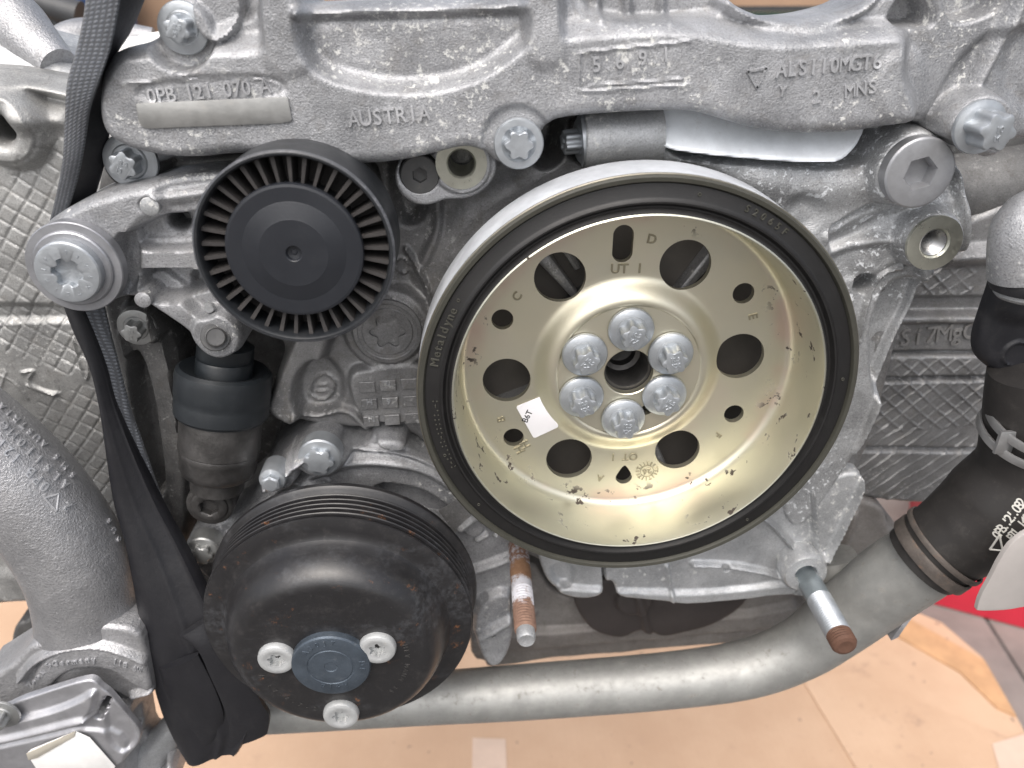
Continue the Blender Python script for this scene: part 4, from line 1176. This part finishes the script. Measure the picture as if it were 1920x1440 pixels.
# ------------------------------------------------------------------ lower support casting with stud
ls = thing('lower_bracket', 'grey triangular support casting below the crank pulley with stud boss', 'bracket', P3(1300, 1120, 370))
ls_c = casting('support_casting', [(1000, 1010), (1012, 1060), (1030, 1100), (1068, 1117), (1125, 1115), (1135, 1092), (1150, 1090), (1158, 1118), (1240, 1122), (1290, 1130), (1400, 1120), (1470, 1112), (1500, 1122), (1532, 1112), (1552, 1085), (1550, 1050), (1580, 985), (1625, 893), (1600, 885), (1530, 905), (1500, 940), (1440, 900), (1200, 960)],
    352, 395, [
        ('l', [(1500, 1040), (1440, 970), (1400, 950)], 5, 6), ('l', [(1528, 1040), (1525, 960), (1520, 910)], 5, 7), ('l', [(1550, 1045), (1620, 898)], 5, 7),
        ('l', [(1480, 1085), (1400, 1060), (1300, 1055)], 6, 4), ('lf', [(1060, 1108), (1290, 1122), (1480, 1100)], 9, 3, 4),
        ('c', 1360, 1062, 2.4, 350.5, .8), ('c', 1360, 1062, 1.5, 355, .6), ('l', [(1130, 1040), (1135, 1110)], 3, -8),
        ('pd', [(1030, 1060), (1080, 1060), (1070, 1100), (1040, 1095)], 4, 4), ('l', [(1250, 1060), (1260, 1120)], 4, 2),
        ('p', [(1545, 960), (1590, 905), (1575, 960), (1550, 1020)], 352, 3),
        ('c', 1512, 1077, 13.5, 345, 3),
    ], M_CASTB, ls, step=.7, edge=2.5, noise=.7)
ring_part('stud_boss', [(12.6, 356), (12.4, 339), (11.6, 337.4), (6.6, 337.2), (6.3, 337.8), (6.3, 352)], unp(1512, 1078, 337), M_CASTB, ls, n=64, label='round stud boss with flat machined face')
def thread_prof(r, h0, h1, pitch=1.5, d=.55):
    out = []; h = h0
    while h < h1: out += [(r, h), (r-d, h+pitch/2)]; h += pitch
    return out
STUD = thing('zinc_stud', 'long zinc plated stud with rusty tip sticking out of the lower right boss', 'threaded stud', P3(1510, 1077, 345), 'threaded studs below the crank pulley')
s0 = P3(1510, 1077, 345)
sr = mm(23.5, 1540, 1130, 315)
revolve('shank', s0, (s0[0], s0[1]-10, s0[2]), [(sr, -3), (sr, 20), (sr*.97, 21)], metal_mat('dark_zinc', (.30, .34, .36), .42, .7, .3), STUD, 64)
revolve('thread', s0, (s0[0], s0[1]-10, s0[2]), [(sr*.8, 20.5)]+thread_prof(sr*1.02, 21, 47, 1.45)+[(sr*.9, 47.5)], M_ZINC, STUD, 64, 15)
revolve('rusty_tip', s0, (s0[0], s0[1]-10, s0[2]), [(sr*.8, 46.5)]+thread_prof(sr*1.0, 47, 54, 1.6, .5)+[(sr*.86, 55), (sr*.6, 55.6), (.2, 55)], M_RUSTTIP, STUD, 64, 15)
STU2 = thing('rusty_stud', 'heavily rusted stud with white corrosion left of the lower bracket', 'threaded stud', P3(972, 1030, 350), 'threaded studs below the crank pulley')
s1 = P3(972, 1028, 350)
sr = mm(20, 985, 1150, 305)
revolve('shank', s1, (s1[0], s1[1]-10, s1[2]), [(sr, -6), (sr, 8), (sr*1.04, 20), (sr*.98, 34)]+thread_prof(sr*1.02, 35, 62, 1.9, .45)+[(sr*.85, 63)], M_RUST, STU2, 56, 15)
revolve('tip', s1, (s1[0], s1[1]-10, s1[2]), [(sr*.84, 62.5), (sr*.84, 68), (sr*.7, 69.5), (sr*.5, 69.3), (.2, 69)], M_CASTB, STU2, 48)

# ------------------------------------------------------------------ oil pan and dark covers
op = thing('oil_pan', 'brownish grey oil pan edge and dark cover hanging under the engine', 'oil pan', P3(1250, 1200, 410))
casting('pan_casting', [(860, 1060), (1000, 1050), (1020, 1085), (1035, 1105), (1060, 1120), (1100, 1125), (1100, 1050), (1500, 1000), (1670, 985), (1700, 1000), (1690, 1080), (1640, 1150), (1500, 1196), (1250, 1218), (1040, 1236), (935, 1250), (912, 1252), (908, 1240), (884, 1240), (880, 1150)],
    402, 450, [('lf', [(880, 1205), (1250, 1175), (1500, 1150), (1640, 1080)], 16, 5, 5), ('p', [(1500, 1000), (1660, 990), (1640, 1060), (1560, 1140), (1480, 1140)], 410, 10),
               ('l', [(900, 1160), (1000, 1150)], 8, 3)], M_PAN, op, step=1, edge=3, noise=.8)
casting('dark_cover', [(1070, 1085), (1420, 1085), (1405, 1125), (1375, 1155), (1330, 1178), (1280, 1190), (1240, 1196), (1222, 1188), (1200, 1184), (1180, 1196), (1160, 1200), (1120, 1190), (1092, 1165), (1075, 1130)],
    385, 404, [('c', 1190, 1130, 12, 380, 3), ('lf', [(1195, 1110), (1215, 1185)], 5, 3, 3)], flat_mat('brown_black_cover', (.045, .038, .036), .6, .1), op, step=1, edge=3, noise=.5)
casting('side_web', [(1560, 930), (1660, 945), (1668, 1000), (1700, 1000), (1690, 1060), (1600, 1150), (1540, 1150), (1560, 1050)], 392, 420, [('l', [(1600, 960), (1570, 1060)], 10, 4)], M_PAN, op, step=1, edge=3, noise=.8)
ll = thing('lower_left_housing', 'dark grey housing with cut-out edge at the lower left', 'housing', P3(40, 1250, 400))
casting('housing_casting', [(-120, 980), (150, 1000), (420, 1040), (440, 1150), (300, 1300), (120, 1320), (-5, 1330), (5, 1280), (20, 1220), (22, 1190), (30, 1170), (48, 1168), (68, 1152), (62, 1132), (45, 1128), (0, 1133), (-120, 1140)],
    398, 440, [('l', [(60, 1100), (110, 1180), (60, 1260)], 10, 5), ('l', [(10, 1075), (60, 1085), (100, 1100)], 8, 5)], M_DARKCAST, ll, step=1, edge=2, noise=.7)

# ------------------------------------------------------------------ cast water neck, lower left
wn = thing('water_neck', 'smooth grey cast pipe elbow with raised lettering and arched flange at lower left', 'pipe casting', P3(160, 1300, 320))
def pr_(u, v, D, px): return (*P3(u, v, D), mm(px, u, v, D))
Q = [pr_(*p) for p in ((-170, 730, 326, 100), (-40, 830, 325, 98), (62, 932, 324, 97), (140, 1050, 324, 95), (168, 1140, 326, 94), (176, 1215, 330, 98))]
V, Fc = tube([q[:3] for q in Q], [q[3] for q in Q], 48, sub=10)
neck = wpart('pipe_body', V, Fc, M_PIPECAST, wn)
fl_c = casting('flange', [(-80, 1310), (0, 1262), (30, 1240), (50, 1215), (78, 1206), (95, 1180), (140, 1178), (200, 1172), (264, 1184), (275, 1230), (292, 1290), (286, 1302), (240, 1318), (250, 1380), (262, 1440), (330, 1440), (330, 1500), (-80, 1500)],
    304, 334, [
        ('l', [(40, 1270), (70, 1230), (140, 1202), (220, 1210), (280, 1240)], 6, 5),
        ('p', [(50, 1300), (75, 1240), (140, 1215), (220, 1222), (290, 1262), (290, 1300), (250, 1290), (200, 1252), (130, 1255), (90, 1290), (80, 1320)], 300, 2.5),
        ('p', [(85, 1300), (110, 1268), (150, 1250), (200, 1252), (262, 1278), (250, 1300), (180, 1300)], 316, 3),
        ('p', [(235, 1320), (300, 1300), (330, 1440), (270, 1440)], 318, 6), ('l', [(250, 1300), (290, 1290)], 6, 4), ('l', [(250, 1400), (320, 1360)], 10, 6),
    ], M_PIPECAST, wn, step=.7, edge=3, noise=.6)
def neck_mark(obs, *a):
    L = surf_text(obs, *a, .85, .08, .9)
    if L: lettering(L, M_LETTER, wn, 'cast_mark')
neck_mark([neck], '0PB 121', 84, 912, 2, 832, 6.6, 136)
neck_mark([neck], 'ALSI10MG', 122, 908, 8, 798, 5.8, 136)
neck_mark([neck], 'SMS', 136, 890, 106, 856, 4.8, 134)
neck_mark([neck], 'AUSTRIA', 82, 832, 4, 762, 5.0, 136)
neck_mark([neck], '2', 126, 950, 126, 950, 6, 134)
def surf_tri(obs, pts, mat, parent):
    out = []
    P = [surf(obs, u, v) for u, v in pts]
    if None in P: return None
    for i in range(3): out.append(tube([P[i], P[(i+1) % 3]], [.55, .55], 8, sub=1))
    V, Fc = merge(out); return wpart('triangle_mark', V, Fc, mat, parent, 40)
surf_tri([neck], [(84, 934), (110, 926), (106, 958)], M_LETTER, wn)
neck_mark([fl_c], 'Moon S', 56, 1284, 92, 1246, 4.6, 48)
neck_mark([fl_c], 'Germany', 104, 1243, 176, 1236, 4.6, 4)
neck_mark([fl_c], '11E 6W', 216, 1240, 262, 1256, 4.6, -18)
neck_mark([neck], 'OUS', 222, 1010, 204, 976, 4.6, 120)
# folded sheet bracket
sb = thing('sheet_bracket', 'folded grey sheet metal bracket with oblong slot and torn white label', 'bracket', P3(100, 1420, 292))
sb_c = casting('sheet', [(-90, 1352), (0, 1332), (32, 1316), (60, 1306), (158, 1275), (178, 1277), (190, 1292), (206, 1302), (238, 1342), (264, 1372), (262, 1392), (246, 1412), (222, 1432), (190, 1440), (190, 1500), (-90, 1500)],
    290, 294, [
        ('p', [(-100, 1380), (60, 1348), (140, 1322), (178, 1296), (174, 1330), (158, 1352), (60, 1380), (-100, 1420)], 286.5, 3),
        ('p', [(-100, 1412), (60, 1376), (156, 1350), (166, 1362), (60, 1386), (-100, 1424)], 284, 4),
        ('p', [(-100, 1424), (60, 1390), (176, 1362), (250, 1400), (200, 1500), (-100, 1500)], 288, 3),
        ('pd', [(205, 1310), (262, 1375), (240, 1412), (205, 1390), (196, 1340)], 2.2, 2.5),
    ], M_SHEET, sb, step=.6, edge=1, noise=.1, holes=[(200, 1315, 289, 2.3), (196, 1323, 289, 2.4), (192, 1331, 289, 2.4), (188, 1339, 289, 2.4), (184, 1347, 289, 2.3)])
bolt(sb, P3(4, 1337, 287), 'small', M_ZINCD, 1.05, .3)
quad_sticker('torn_label', [(50, 1412), (60, 1404), (142, 1370), (168, 1382), (216, 1436), (212, 1450), (100, 1490), (62, 1430)], 286.5, M_PAPER, sb, th=.35, label='torn white paper label')
quad_sticker('peeled_edge', [(50, 1412), (108, 1386), (142, 1370), (140, 1380), (70, 1420), (54, 1424)], 286.1, flat_mat('dirty_adhesive', (.42, .39, .33), .6), sb, th=.5)
fo = thing('lower_fitting', 'blurred silver casting end under the strap foot', 'fitting', P3(290, 1430, 320))
V, Fc = tube([P3(235, 1500, 322), P3(275, 1425, 320), P3(320, 1370, 322), P3(350, 1330, 326)], [9, 9.5, 8.5, 7], 28)
wpart('fitting_body', V, Fc, M_CASTB, fo)
V, Fc = tube([P3(232, 1400, 316), P3(240, 1440, 316), P3(236, 1500, 316)], [4.5, 5, 5], 20)
wpart('clip', V, Fc, M_SHEET, fo)

# ------------------------------------------------------------------ black lifting strap
sp = thing('lifting_strap', 'black woven lifting strap running down the left side, broad and folded at the bottom', 'strap', P3(350, 1400, 320))
ribbon('front_webbing', [(168, -60, 326), (160, 20, 326), (146, 90, 327), (128, 155, 328), (123, 230, 332), (119, 300, 336), (107, 365, 340), (88, 440, 344)],
       [(228, -60, 316), (222, 10, 316), (206, 90, 317), (186, 150, 319), (168, 205, 324), (158, 270, 330), (146, 330, 336), (122, 410, 341)], M_STRAP, sp, .7, 2.0)
ribbon('rear_webbing', [(222, -60, 320), (216, 10, 320), (200, 90, 322), (180, 150, 324), (162, 205, 330), (154, 270, 336), (142, 330, 341), (118, 410, 345)],
       [(290, -60, 338), (270, 0, 338), (244, 60, 338), (214, 112, 340), (204, 180, 342), (204, 250, 344), (192, 320, 348), (160, 420, 350)], M_SLEEVE, sp, .5, 1.6)
ribbon('lower_webbing', [(118, 540, 346), (140, 610, 344), (172, 680, 342), (190, 745, 340), (202, 820, 338), (212, 900, 334), (226, 980, 330)],
       [(188, 540, 346), (206, 620, 346), (224, 690, 345), (244, 765, 343), (270, 840, 341), (300, 925, 339), (330, 990, 336)], M_STRAP, sp, 1.0, 2.0)
def cr(t, s):
    # a long soft crease and a rolled hem
    a = .46+.14*t
    q = 3.2*math.exp(-((s-a)/.05)**2)*min(1, t*t*2)
    b = 1.6*math.exp(-((s-.93)/.04)**2)
    return (q*.5+b)*min(1, t*1.5)+2.2*math.sin(s*math.pi*2.1+.6)*t
ribbon('sleeve', [(112, 540, 347), (138, 610, 344), (170, 680, 341), (188, 750, 338.5), (200, 835, 335), (214, 930, 331), (238, 1020, 325), (252, 1090, 320), (268, 1180, 315), (286, 1260, 311), (308, 1335, 308), (336, 1395, 306), (352, 1420, 306)],
       [(150, 540, 347), (176, 610, 345), (203, 680, 344), (222, 750, 342), (256, 835, 339), (300, 930, 336), (344, 1010, 331), (382, 1085, 324), (420, 1165, 316), (448, 1245, 310), (474, 1305, 306), (478, 1350, 304), (450, 1400, 303)], M_SLEEVE, sp, 5, 2.5, nx=28, crease=cr)
ribbon('folded_flap', [(338, 1190, 303), (372, 1215, 302), (398, 1270, 301), (420, 1320, 301), (430, 1360, 301), (428, 1395, 302)],
       [(400, 1150, 312), (430, 1190, 309), (462, 1255, 305), (492, 1315, 303), (506, 1340, 303), (502, 1372, 303)], M_SLEEVE, sp, 2.0, 3, nx=14)
ribbon('inner_fold', [(300, 1250, 306), (318, 1320, 305), (346, 1380, 304), (368, 1424, 304)],
       [(372, 1225, 304), (404, 1290, 302), (420, 1350, 302), (392, 1405, 303)], M_SLEEVE, sp, 3, 2, nx=12)

# ------------------------------------------------------------------ coolant pipe along the bottom
cp = thing('coolant_pipe', 'long dull aluminium coolant pipe along the bottom, bending up at right', 'pipe', P3(1000, 1300, 350))
def pr_(u, v, D, px): return (*P3(u, v, D), mm(px, u, v, D))
pts = [(420, 1338, 345, 40), (560, 1328, 345, 43), (760, 1312, 346, 47), (1000, 1296, 347, 50), (1250, 1276, 348, 51), (1400, 1254, 348, 53), (1500, 1216, 346, 56), (1570, 1166, 343, 63), (1625, 1124, 339, 67), (1678, 1084, 333, 71), (1728, 1052, 327, 71), (1750, 1035, 325, 70)]
Q = [pr_(*p) for p in pts]
V, Fc = tube([q[:3] for q in Q], [q[3] for q in Q], 48, sub=8)
wpart('pipe_body', V, Fc, M_PIPE, cp)
V, Fc = tube([P3(1560, 1040, 372), P3(1570, 1100, 366), P3(1560, 1180, 356)], [14, 16, 14], 36)
wpart('side_branch', V, Fc, M_PIPE, cp)
# bent tab on the pipe
cl = []
cc = catmull([P3(1678, 1198, 322), P3(1690, 1180, 322), P3(1712, 1152, 324), P3(1738, 1132, 326), P3(1740, 1118, 328)], 6)
Vt, Ft = [], []
for i, c in enumerate(cc):
    for dx, dy in ((-2.4, 0), (-2.4, 22), (2.2, 22), (2.2, 0)): Vt.append((c[0]+dx*.8, c[1]+dy, c[2]+dx*.5))
for i in range(len(cc)-1):
    for j in range(4):
        k = (j+1) % 4; Ft.append((i*4+j, i*4+k, (i+1)*4+k, (i+1)*4+j))
Ft += [(0, 1, 2, 3), tuple((len(cc)-1)*4+j for j in (3, 2, 1, 0))]
wpart('bent_tab', Vt, Ft, M_SHEET, cp, 40)

# ------------------------------------------------------------------ rubber hose with clamps
hz = thing('coolant_hose', 'black rubber coolant hose with printed part number and spring clamps at right', 'hose', P3(1800, 1000, 320))
pts = [(1728, 1052, 322, 74), (1768, 1022, 320, 79), (1815, 992, 318, 88), (1876, 946, 316, 100), (1926, 880, 314, 92), (1936, 810, 314, 86), (1936, 740, 314, 80), (1938, 690, 314, 76)]
Q = [pr_(*p) for p in pts]
V, Fc = tube([q[:3] for q in Q], [q[3] for q in Q], 48, sub=8)
hose = wpart('hose_body', V, Fc, M_HOSE, hz)
def band(name, pa, pb, r, wdt, th, mat, parent, label=None):
    o = revolve(name, pa, pb, [(r, 0), (r+th, 0), (r+th+.15, .5), (r+th+.15, wdt-.5), (r+th, wdt), (r, wdt)], mat, parent, 96, 40, label, cap0=False, cap1=False)
    return o
a_, b_ = Vector(P3(1728, 1052, 322)), Vector(P3(1800, 1002, 318.6))
rr = mm(77, 1745, 1040, 321)
band('clamp', a_+(b_-a_)*.16, b_, rr+.6, 6.5, 1.0, M_CLAMPR, hz, 'rusty spring clamp at the pipe end')
band('clamp', a_+(b_-a_)*.16+(b_-a_).normalized()*9.5, b_, rr+1.3, 3.0, .9, M_CLAMPR, hz, 'second narrow band of the rusty clamp')
for (u, v) in ((1748, 1078), (1772, 1072), (1800, 1066)):
    p = P3(u, v, 302); V, Fc = tube([p, (p[0]+5, p[1], p[2]+1.5), (p[0]+7, p[1]+1, p[2]-2.5)], [1.6, 2.0, 1.2], 10); wpart('clamp_lug', V, Fc, M_CLAMPR, hz)
a_, b_ = Vector(P3(1918, 822, 314)), Vector(P3(1930, 740, 312))
rr = mm(81, 1920, 790, 314)
tl = Vector((.10, -.30, 1.)).normalized()
band('clamp', a_, a_+tl*20, rr+.5, 4.2, 1.0, M_CLAMP, hz, 'bright slotted clamp at the valve end')
band('clamp', a_+tl*8.5, a_+tl*30, rr+.5, 4.2, 1.0, M_CLAMP, hz, 'upper band of the bright slotted clamp')
for an in (-150,):
    a = math.radians(an); o = band('clamp_bridge', a_, a_+tl*20, 1, 1, 1, M_CLAMP, hz)
    bpy.data.objects.remove(o)
    c = a_+tl*6.5+Vector((math.cos(a), math.sin(a), 0))*(rr+1.3)
    V, Fc = prism([(c.x-4, c.z-6), (c.x+4, c.z-6), (c.x+4, c.z+6), (c.x-4, c.z+6)], c.y-.6, c.y+1.2, .3)
    wpart('clamp_bridge', V, Fc, M_CLAMP, hz)
for a_ in (('0PB.121.082', 1870, 1004, 1916, 942, 6.4, 56), ('PTL 140', 1896, 1008, 1926, 970, 5.8, 56)):
    L = surf_text([hose], *a_, .08, .08, .8)
    if L: lettering(L, M_GREYINK, hz, 'printed_number')
tri_ = surf_tri([hose], [(1856, 1030), (1874, 1004), (1880, 1032)], M_GREYINK, hz)
# valve and fitting on top
vb = thing('coolant_valve', 'matt black plastic valve body with grey metal neck above the hose at the right edge', 'valve', P3(1890, 680, 315))
casting('valve_body', [(1876, 510), (1990, 500), (1990, 742), (1930, 735), (1892, 718), (1862, 696), (1838, 674), (1834, 640), (1850, 590), (1866, 545)],
        320, 327, [('c', 1906, 664, 6.5, 318.8, .8), ('c', 1906, 664, 5.5, 320, .6), ('pd', [(1860, 520), (1990, 520), (1990, 600), (1860, 600)], -3, 8)], M_VALVE, vb, step=.8, edge=5, noise=.3)
def vr(name, y0, prof, mat):
    a = P3(1924, y0, 303); k_ = mm(1, 1924, y0, 303)
    return revolve(name, a, (a[0], a[1]+1.5, a[2]+30), [(r*k_, h*k_) for r, h in prof], mat, vb)
vr('metal_base', 556, [(40, -6), (50, -3), (56, 3), (57, 10), (57, 30)], M_CASTB)
vr('rubber_seal', 536, [(58, -10), (62, -4), (62, 14), (60, 17), (63, 20), (63, 34), (58, 37)], M_VALVE)
Q = [pr_(*p) for p in ((1926, 512, 303, 66), (1924, 455, 304, 64), (1928, 425, 306, 60), (1950, 405, 309, 54), (2040, 395, 315, 52))]
V, Fc = tube([q[:3] for q in Q], [q[3] for q in Q], 48, sub=8)
wpart('metal_neck', V, Fc, M_CAST, vb)
# pale sheet tab, bottom right
tb = thing('grey_tab', 'pale grey rounded sheet tab in front of the hose at the lower right', 'sheet tab', P3(1880, 1130, 272))
V, Fc = prism(pxpoly([(1832, 1143), (1838, 1120), (1858, 1085), (1876, 1048), (1900, 1015), (1940, 990), (2000, 980), (2000, 1120), (1960, 1132), (1920, 1138), (1890, 1144), (1850, 1146), (1832, 1145)], 272, 1), 272, 274.5, .4)
wpart('tab_sheet', V, Fc, M_TAB, tb, 30)
# ------------------------------------------------------------------ ground, cardboard and blurred surroundings
def gp(u, v, z=-CAM_H):
    d = FW + RT*(u-960)/FPX - UP*(v-720)/FPX
    t = z/d[2]; return (d[0]*t, d[1]*t, z)
g = slab('ground', -30000, 30000, -20000, 80000, -CAM_H-50, -CAM_H-5, M_GROUND); props(g, kind='structure')
V, Fc = prism([(-148.5, -198.5), (148.5, -198.5), (148.5, 198.5), (-148.5, 198.5)], 0, 12, 2)
pm_ = mesh('paving_slab', [(a, c, -b) for a, b, c in V], Fc, 0); fix_normals(pm_); pm_.materials.append(M_PAVE)
for i in range(-2, 6):
    for j in range(0, 5):
        ca, sa = math.cos(-.12), math.sin(-.12)
        x_, y_ = 240+i*302+(j % 2)*150, 380+j*402
        o_ = link('paving_slab', pm_, g, (x_*ca-y_*sa+90, x_*sa+y_*ca+110, -CAM_H-.3-.8*random.random()))
        o_.rotation_euler = (0, 0, -.12)
def sheet(name, px, z, th, mat, label, cat, parent=None):
    P = [gp(u, v, z) for u, v in px]; n = len(P)
    V = [(p[0], p[1], z+th) for p in P]+[(p[0], p[1], z) for p in P]
    Fc = [list(range(n)), [n+i for i in range(n)][::-1]]+[(i, (i+1) % n, n+(i+1) % n, n+i) for i in range(n)]
    c = np.mean(P, 0)
    o = wpart(name, V, Fc, mat, parent, 0, org=tuple(c) if not parent else None)
    if label: props(o, label, cat)
    return o
cb = sheet('cardboard_sheet', [(1690, 1140), (1765, 1172), (1840, 1236), (1900, 1340), (1975, 1480), (2150, 1800), (-300, 1800), (-500, 1000), (300, 880), (1500, 880)], -CAM_H+1, 4, M_CARD, 'large flattened piece of tan cardboard on the ground under the engine', 'cardboard')
fl = sheet('flap', [(1500, 1268), (1590, 1262), (1930, 1400), (2150, 1800), (1700, 1800), (1640, 1500)], -CAM_H+5.5, 1.6, M_CARD, None, None, cb)
fl2 = sheet('edge_strip', [(1640, 1170), (1700, 1160), (1845, 1240), (1905, 1345), (1870, 1330), (1800, 1262)], -CAM_H+5.5, 2.5, flat_mat('cut_card_edge', (.50, .30, .16), .8), None, None, cb)
sheet('tape', [(886, 1384), (948, 1386), (962, 1800), (880, 1800)], -CAM_H+5.4, .5, M_TAPE, None, None, cb)
sheet('tape', [(1860, 1395), (1925, 1375), (2000, 1460), (1890, 1500)], -CAM_H+7.5, .5, M_TAPE, None, None, cb)
# red crate
rcrate = thing('red_crate', 'blurred red plastic crate on the ground behind the hose', 'crate', gp(1900, 1180))
a, b = gp(1700, 1120), gp(2050, 1215)
def boxpoly(name, corners, z0, z1, mat, parent):
    n = len(corners)
    V = [(c[0], c[1], z1) for c in corners]+[(c[0], c[1], z0) for c in corners]
    Fc = [list(range(n)), [n+i for i in range(n)][::-1]]+[(i, (i+1) % n, n+(i+1) % n, n+i) for i in range(n)]
    return wpart(name, V, Fc, mat, parent, 0)
dv = np.array([a[0]-b[0], a[1]-b[1]]); nn = np.array([dv[1], -dv[0]]); nn = nn/np.linalg.norm(nn)*260
if nn[1] < 0: nn = -nn
cs = [(a[0], a[1]), (b[0], b[1]), (b[0]+nn[0], b[1]+nn[1]), (a[0]+nn[0], a[1]+nn[1])]
boxpoly('crate_body', cs, -CAM_H+2, -CAM_H+150, M_RED, rcrate)
def grow(cs, k):
    c = np.mean(cs, 0); return [tuple(c+(np.array(p)-c)*k) for p in cs]
boxpoly('crate_rim', grow(cs, 1.03), -CAM_H+135, -CAM_H+152.5, M_RED, rcrate)
# things behind the engine, seen only as blurred patches along the top
def bgbox(name, label, u0, u1, D, depth, ztop, mat, lid=None):
    x0 = unp(u0, 10, D)[0]; x1 = unp(u1, 10, D)[0]
    t = thing(name, label, 'box', ((x0+x1)/2, D, -CAM_H), 'cardboard boxes behind the engine')
    slab('box_body', x0, x1, D, D+depth, -CAM_H+2, ztop, mat, t)
    slab('box_flap', x0, x1, D-4, D-1, ztop-70, ztop-2, mat, t)
    return t
bgbox('cardboard_box', 'brown cardboard box behind the engine, right of the strap', 238, 330, 1250, 300, 60, M_CARDBOX)
bgbox('cardboard_box', 'brown cardboard box glimpsed through the gap in the top casting', 1300, 1640, 1500, 400, 60, M_CARDBOX)
bgbox('cardboard_box', 'tan cardboard box behind the top edge of the casting', 560, 1000, 1350, 300, 60, M_CARDBOX)
ct = thing('green_container', 'dark green container behind the engine', 'container', (400, 1900, -CAM_H))
slab('container_body', -900, 1900, 1950, 2500, -CAM_H+2, 90, M_GREEN, ct)
zt = unp(1480, 22, 1390)[1]
slab('front_rail', 300, 900, 1380, 1390, zt-60, zt, M_GREEN, ct)
slab('dark_rail', 300, 900, 1400, 1410, zt, zt+8, M_DGREY, ct)  # dark grey strip above the green rail
slab('container_rail', -900, 1900, 1930, 1949, 20, 50, M_DGREY, ct)
dr = thing('blue_drum', 'dark blue plastic drum at the top left behind the engine', 'drum', (unp(85, 30, 1100)[0], 1100, -CAM_H))
cx, cz = unp(85, 30, 1100)
V, Fc = lathe([(70, 0), (75, 10), (75, 300), (80, 310), (75, 320), (75, 700), (80, 710), (75, 720), (75, 830), (65, 850), (10, 850)], 48)
wpart('drum_body', [(cx+x_, 1180+z_, -CAM_H-y_) for x_, y_, z_ in V], Fc, M_BLUE, dr)
pb = thing('hose_connector', 'grey blurred hose connector with pink end cap at the top left', 'connector', P3(120, 30, 700))
V, Fc = tube([P3(68, 4, 690), P3(100, 14, 690), P3(150, 30, 690)], [9, 9.5, 11], 20)
wpart('connector_body', V, Fc, M_DGREY, pb)
V, Fc = tube([P3(56, 12, 690), P3(66, 2, 690), P3(70, -8, 690)], [4, 6.5, 6.5], 16)
wpart('end_cap', V, Fc, M_PINK, pb)
V, Fc = tube([P3(96, 22, 690), P3(112, 48, 690), P3(150, 60, 700)], [4, 4, 4], 12)
wpart('side_port', V, Fc, M_DGREY, pb)
wp = thing('overexposed_top', 'overexposed engine top behind the strap, its brightness painted white', 'cover', P3(200, 110, 460))
V, Fc = prism(pxpoly([(108, 122), (122, 86), (150, 80), (230, 84), (262, 62), (300, 68), (340, 90), (340, 160), (100, 150)], 470, 2), 470, 520, 3)
wpart('cover_body', V, Fc, M_WHITE, wp, 40)  # white colour stands in for overexposed top surfaces of the engine
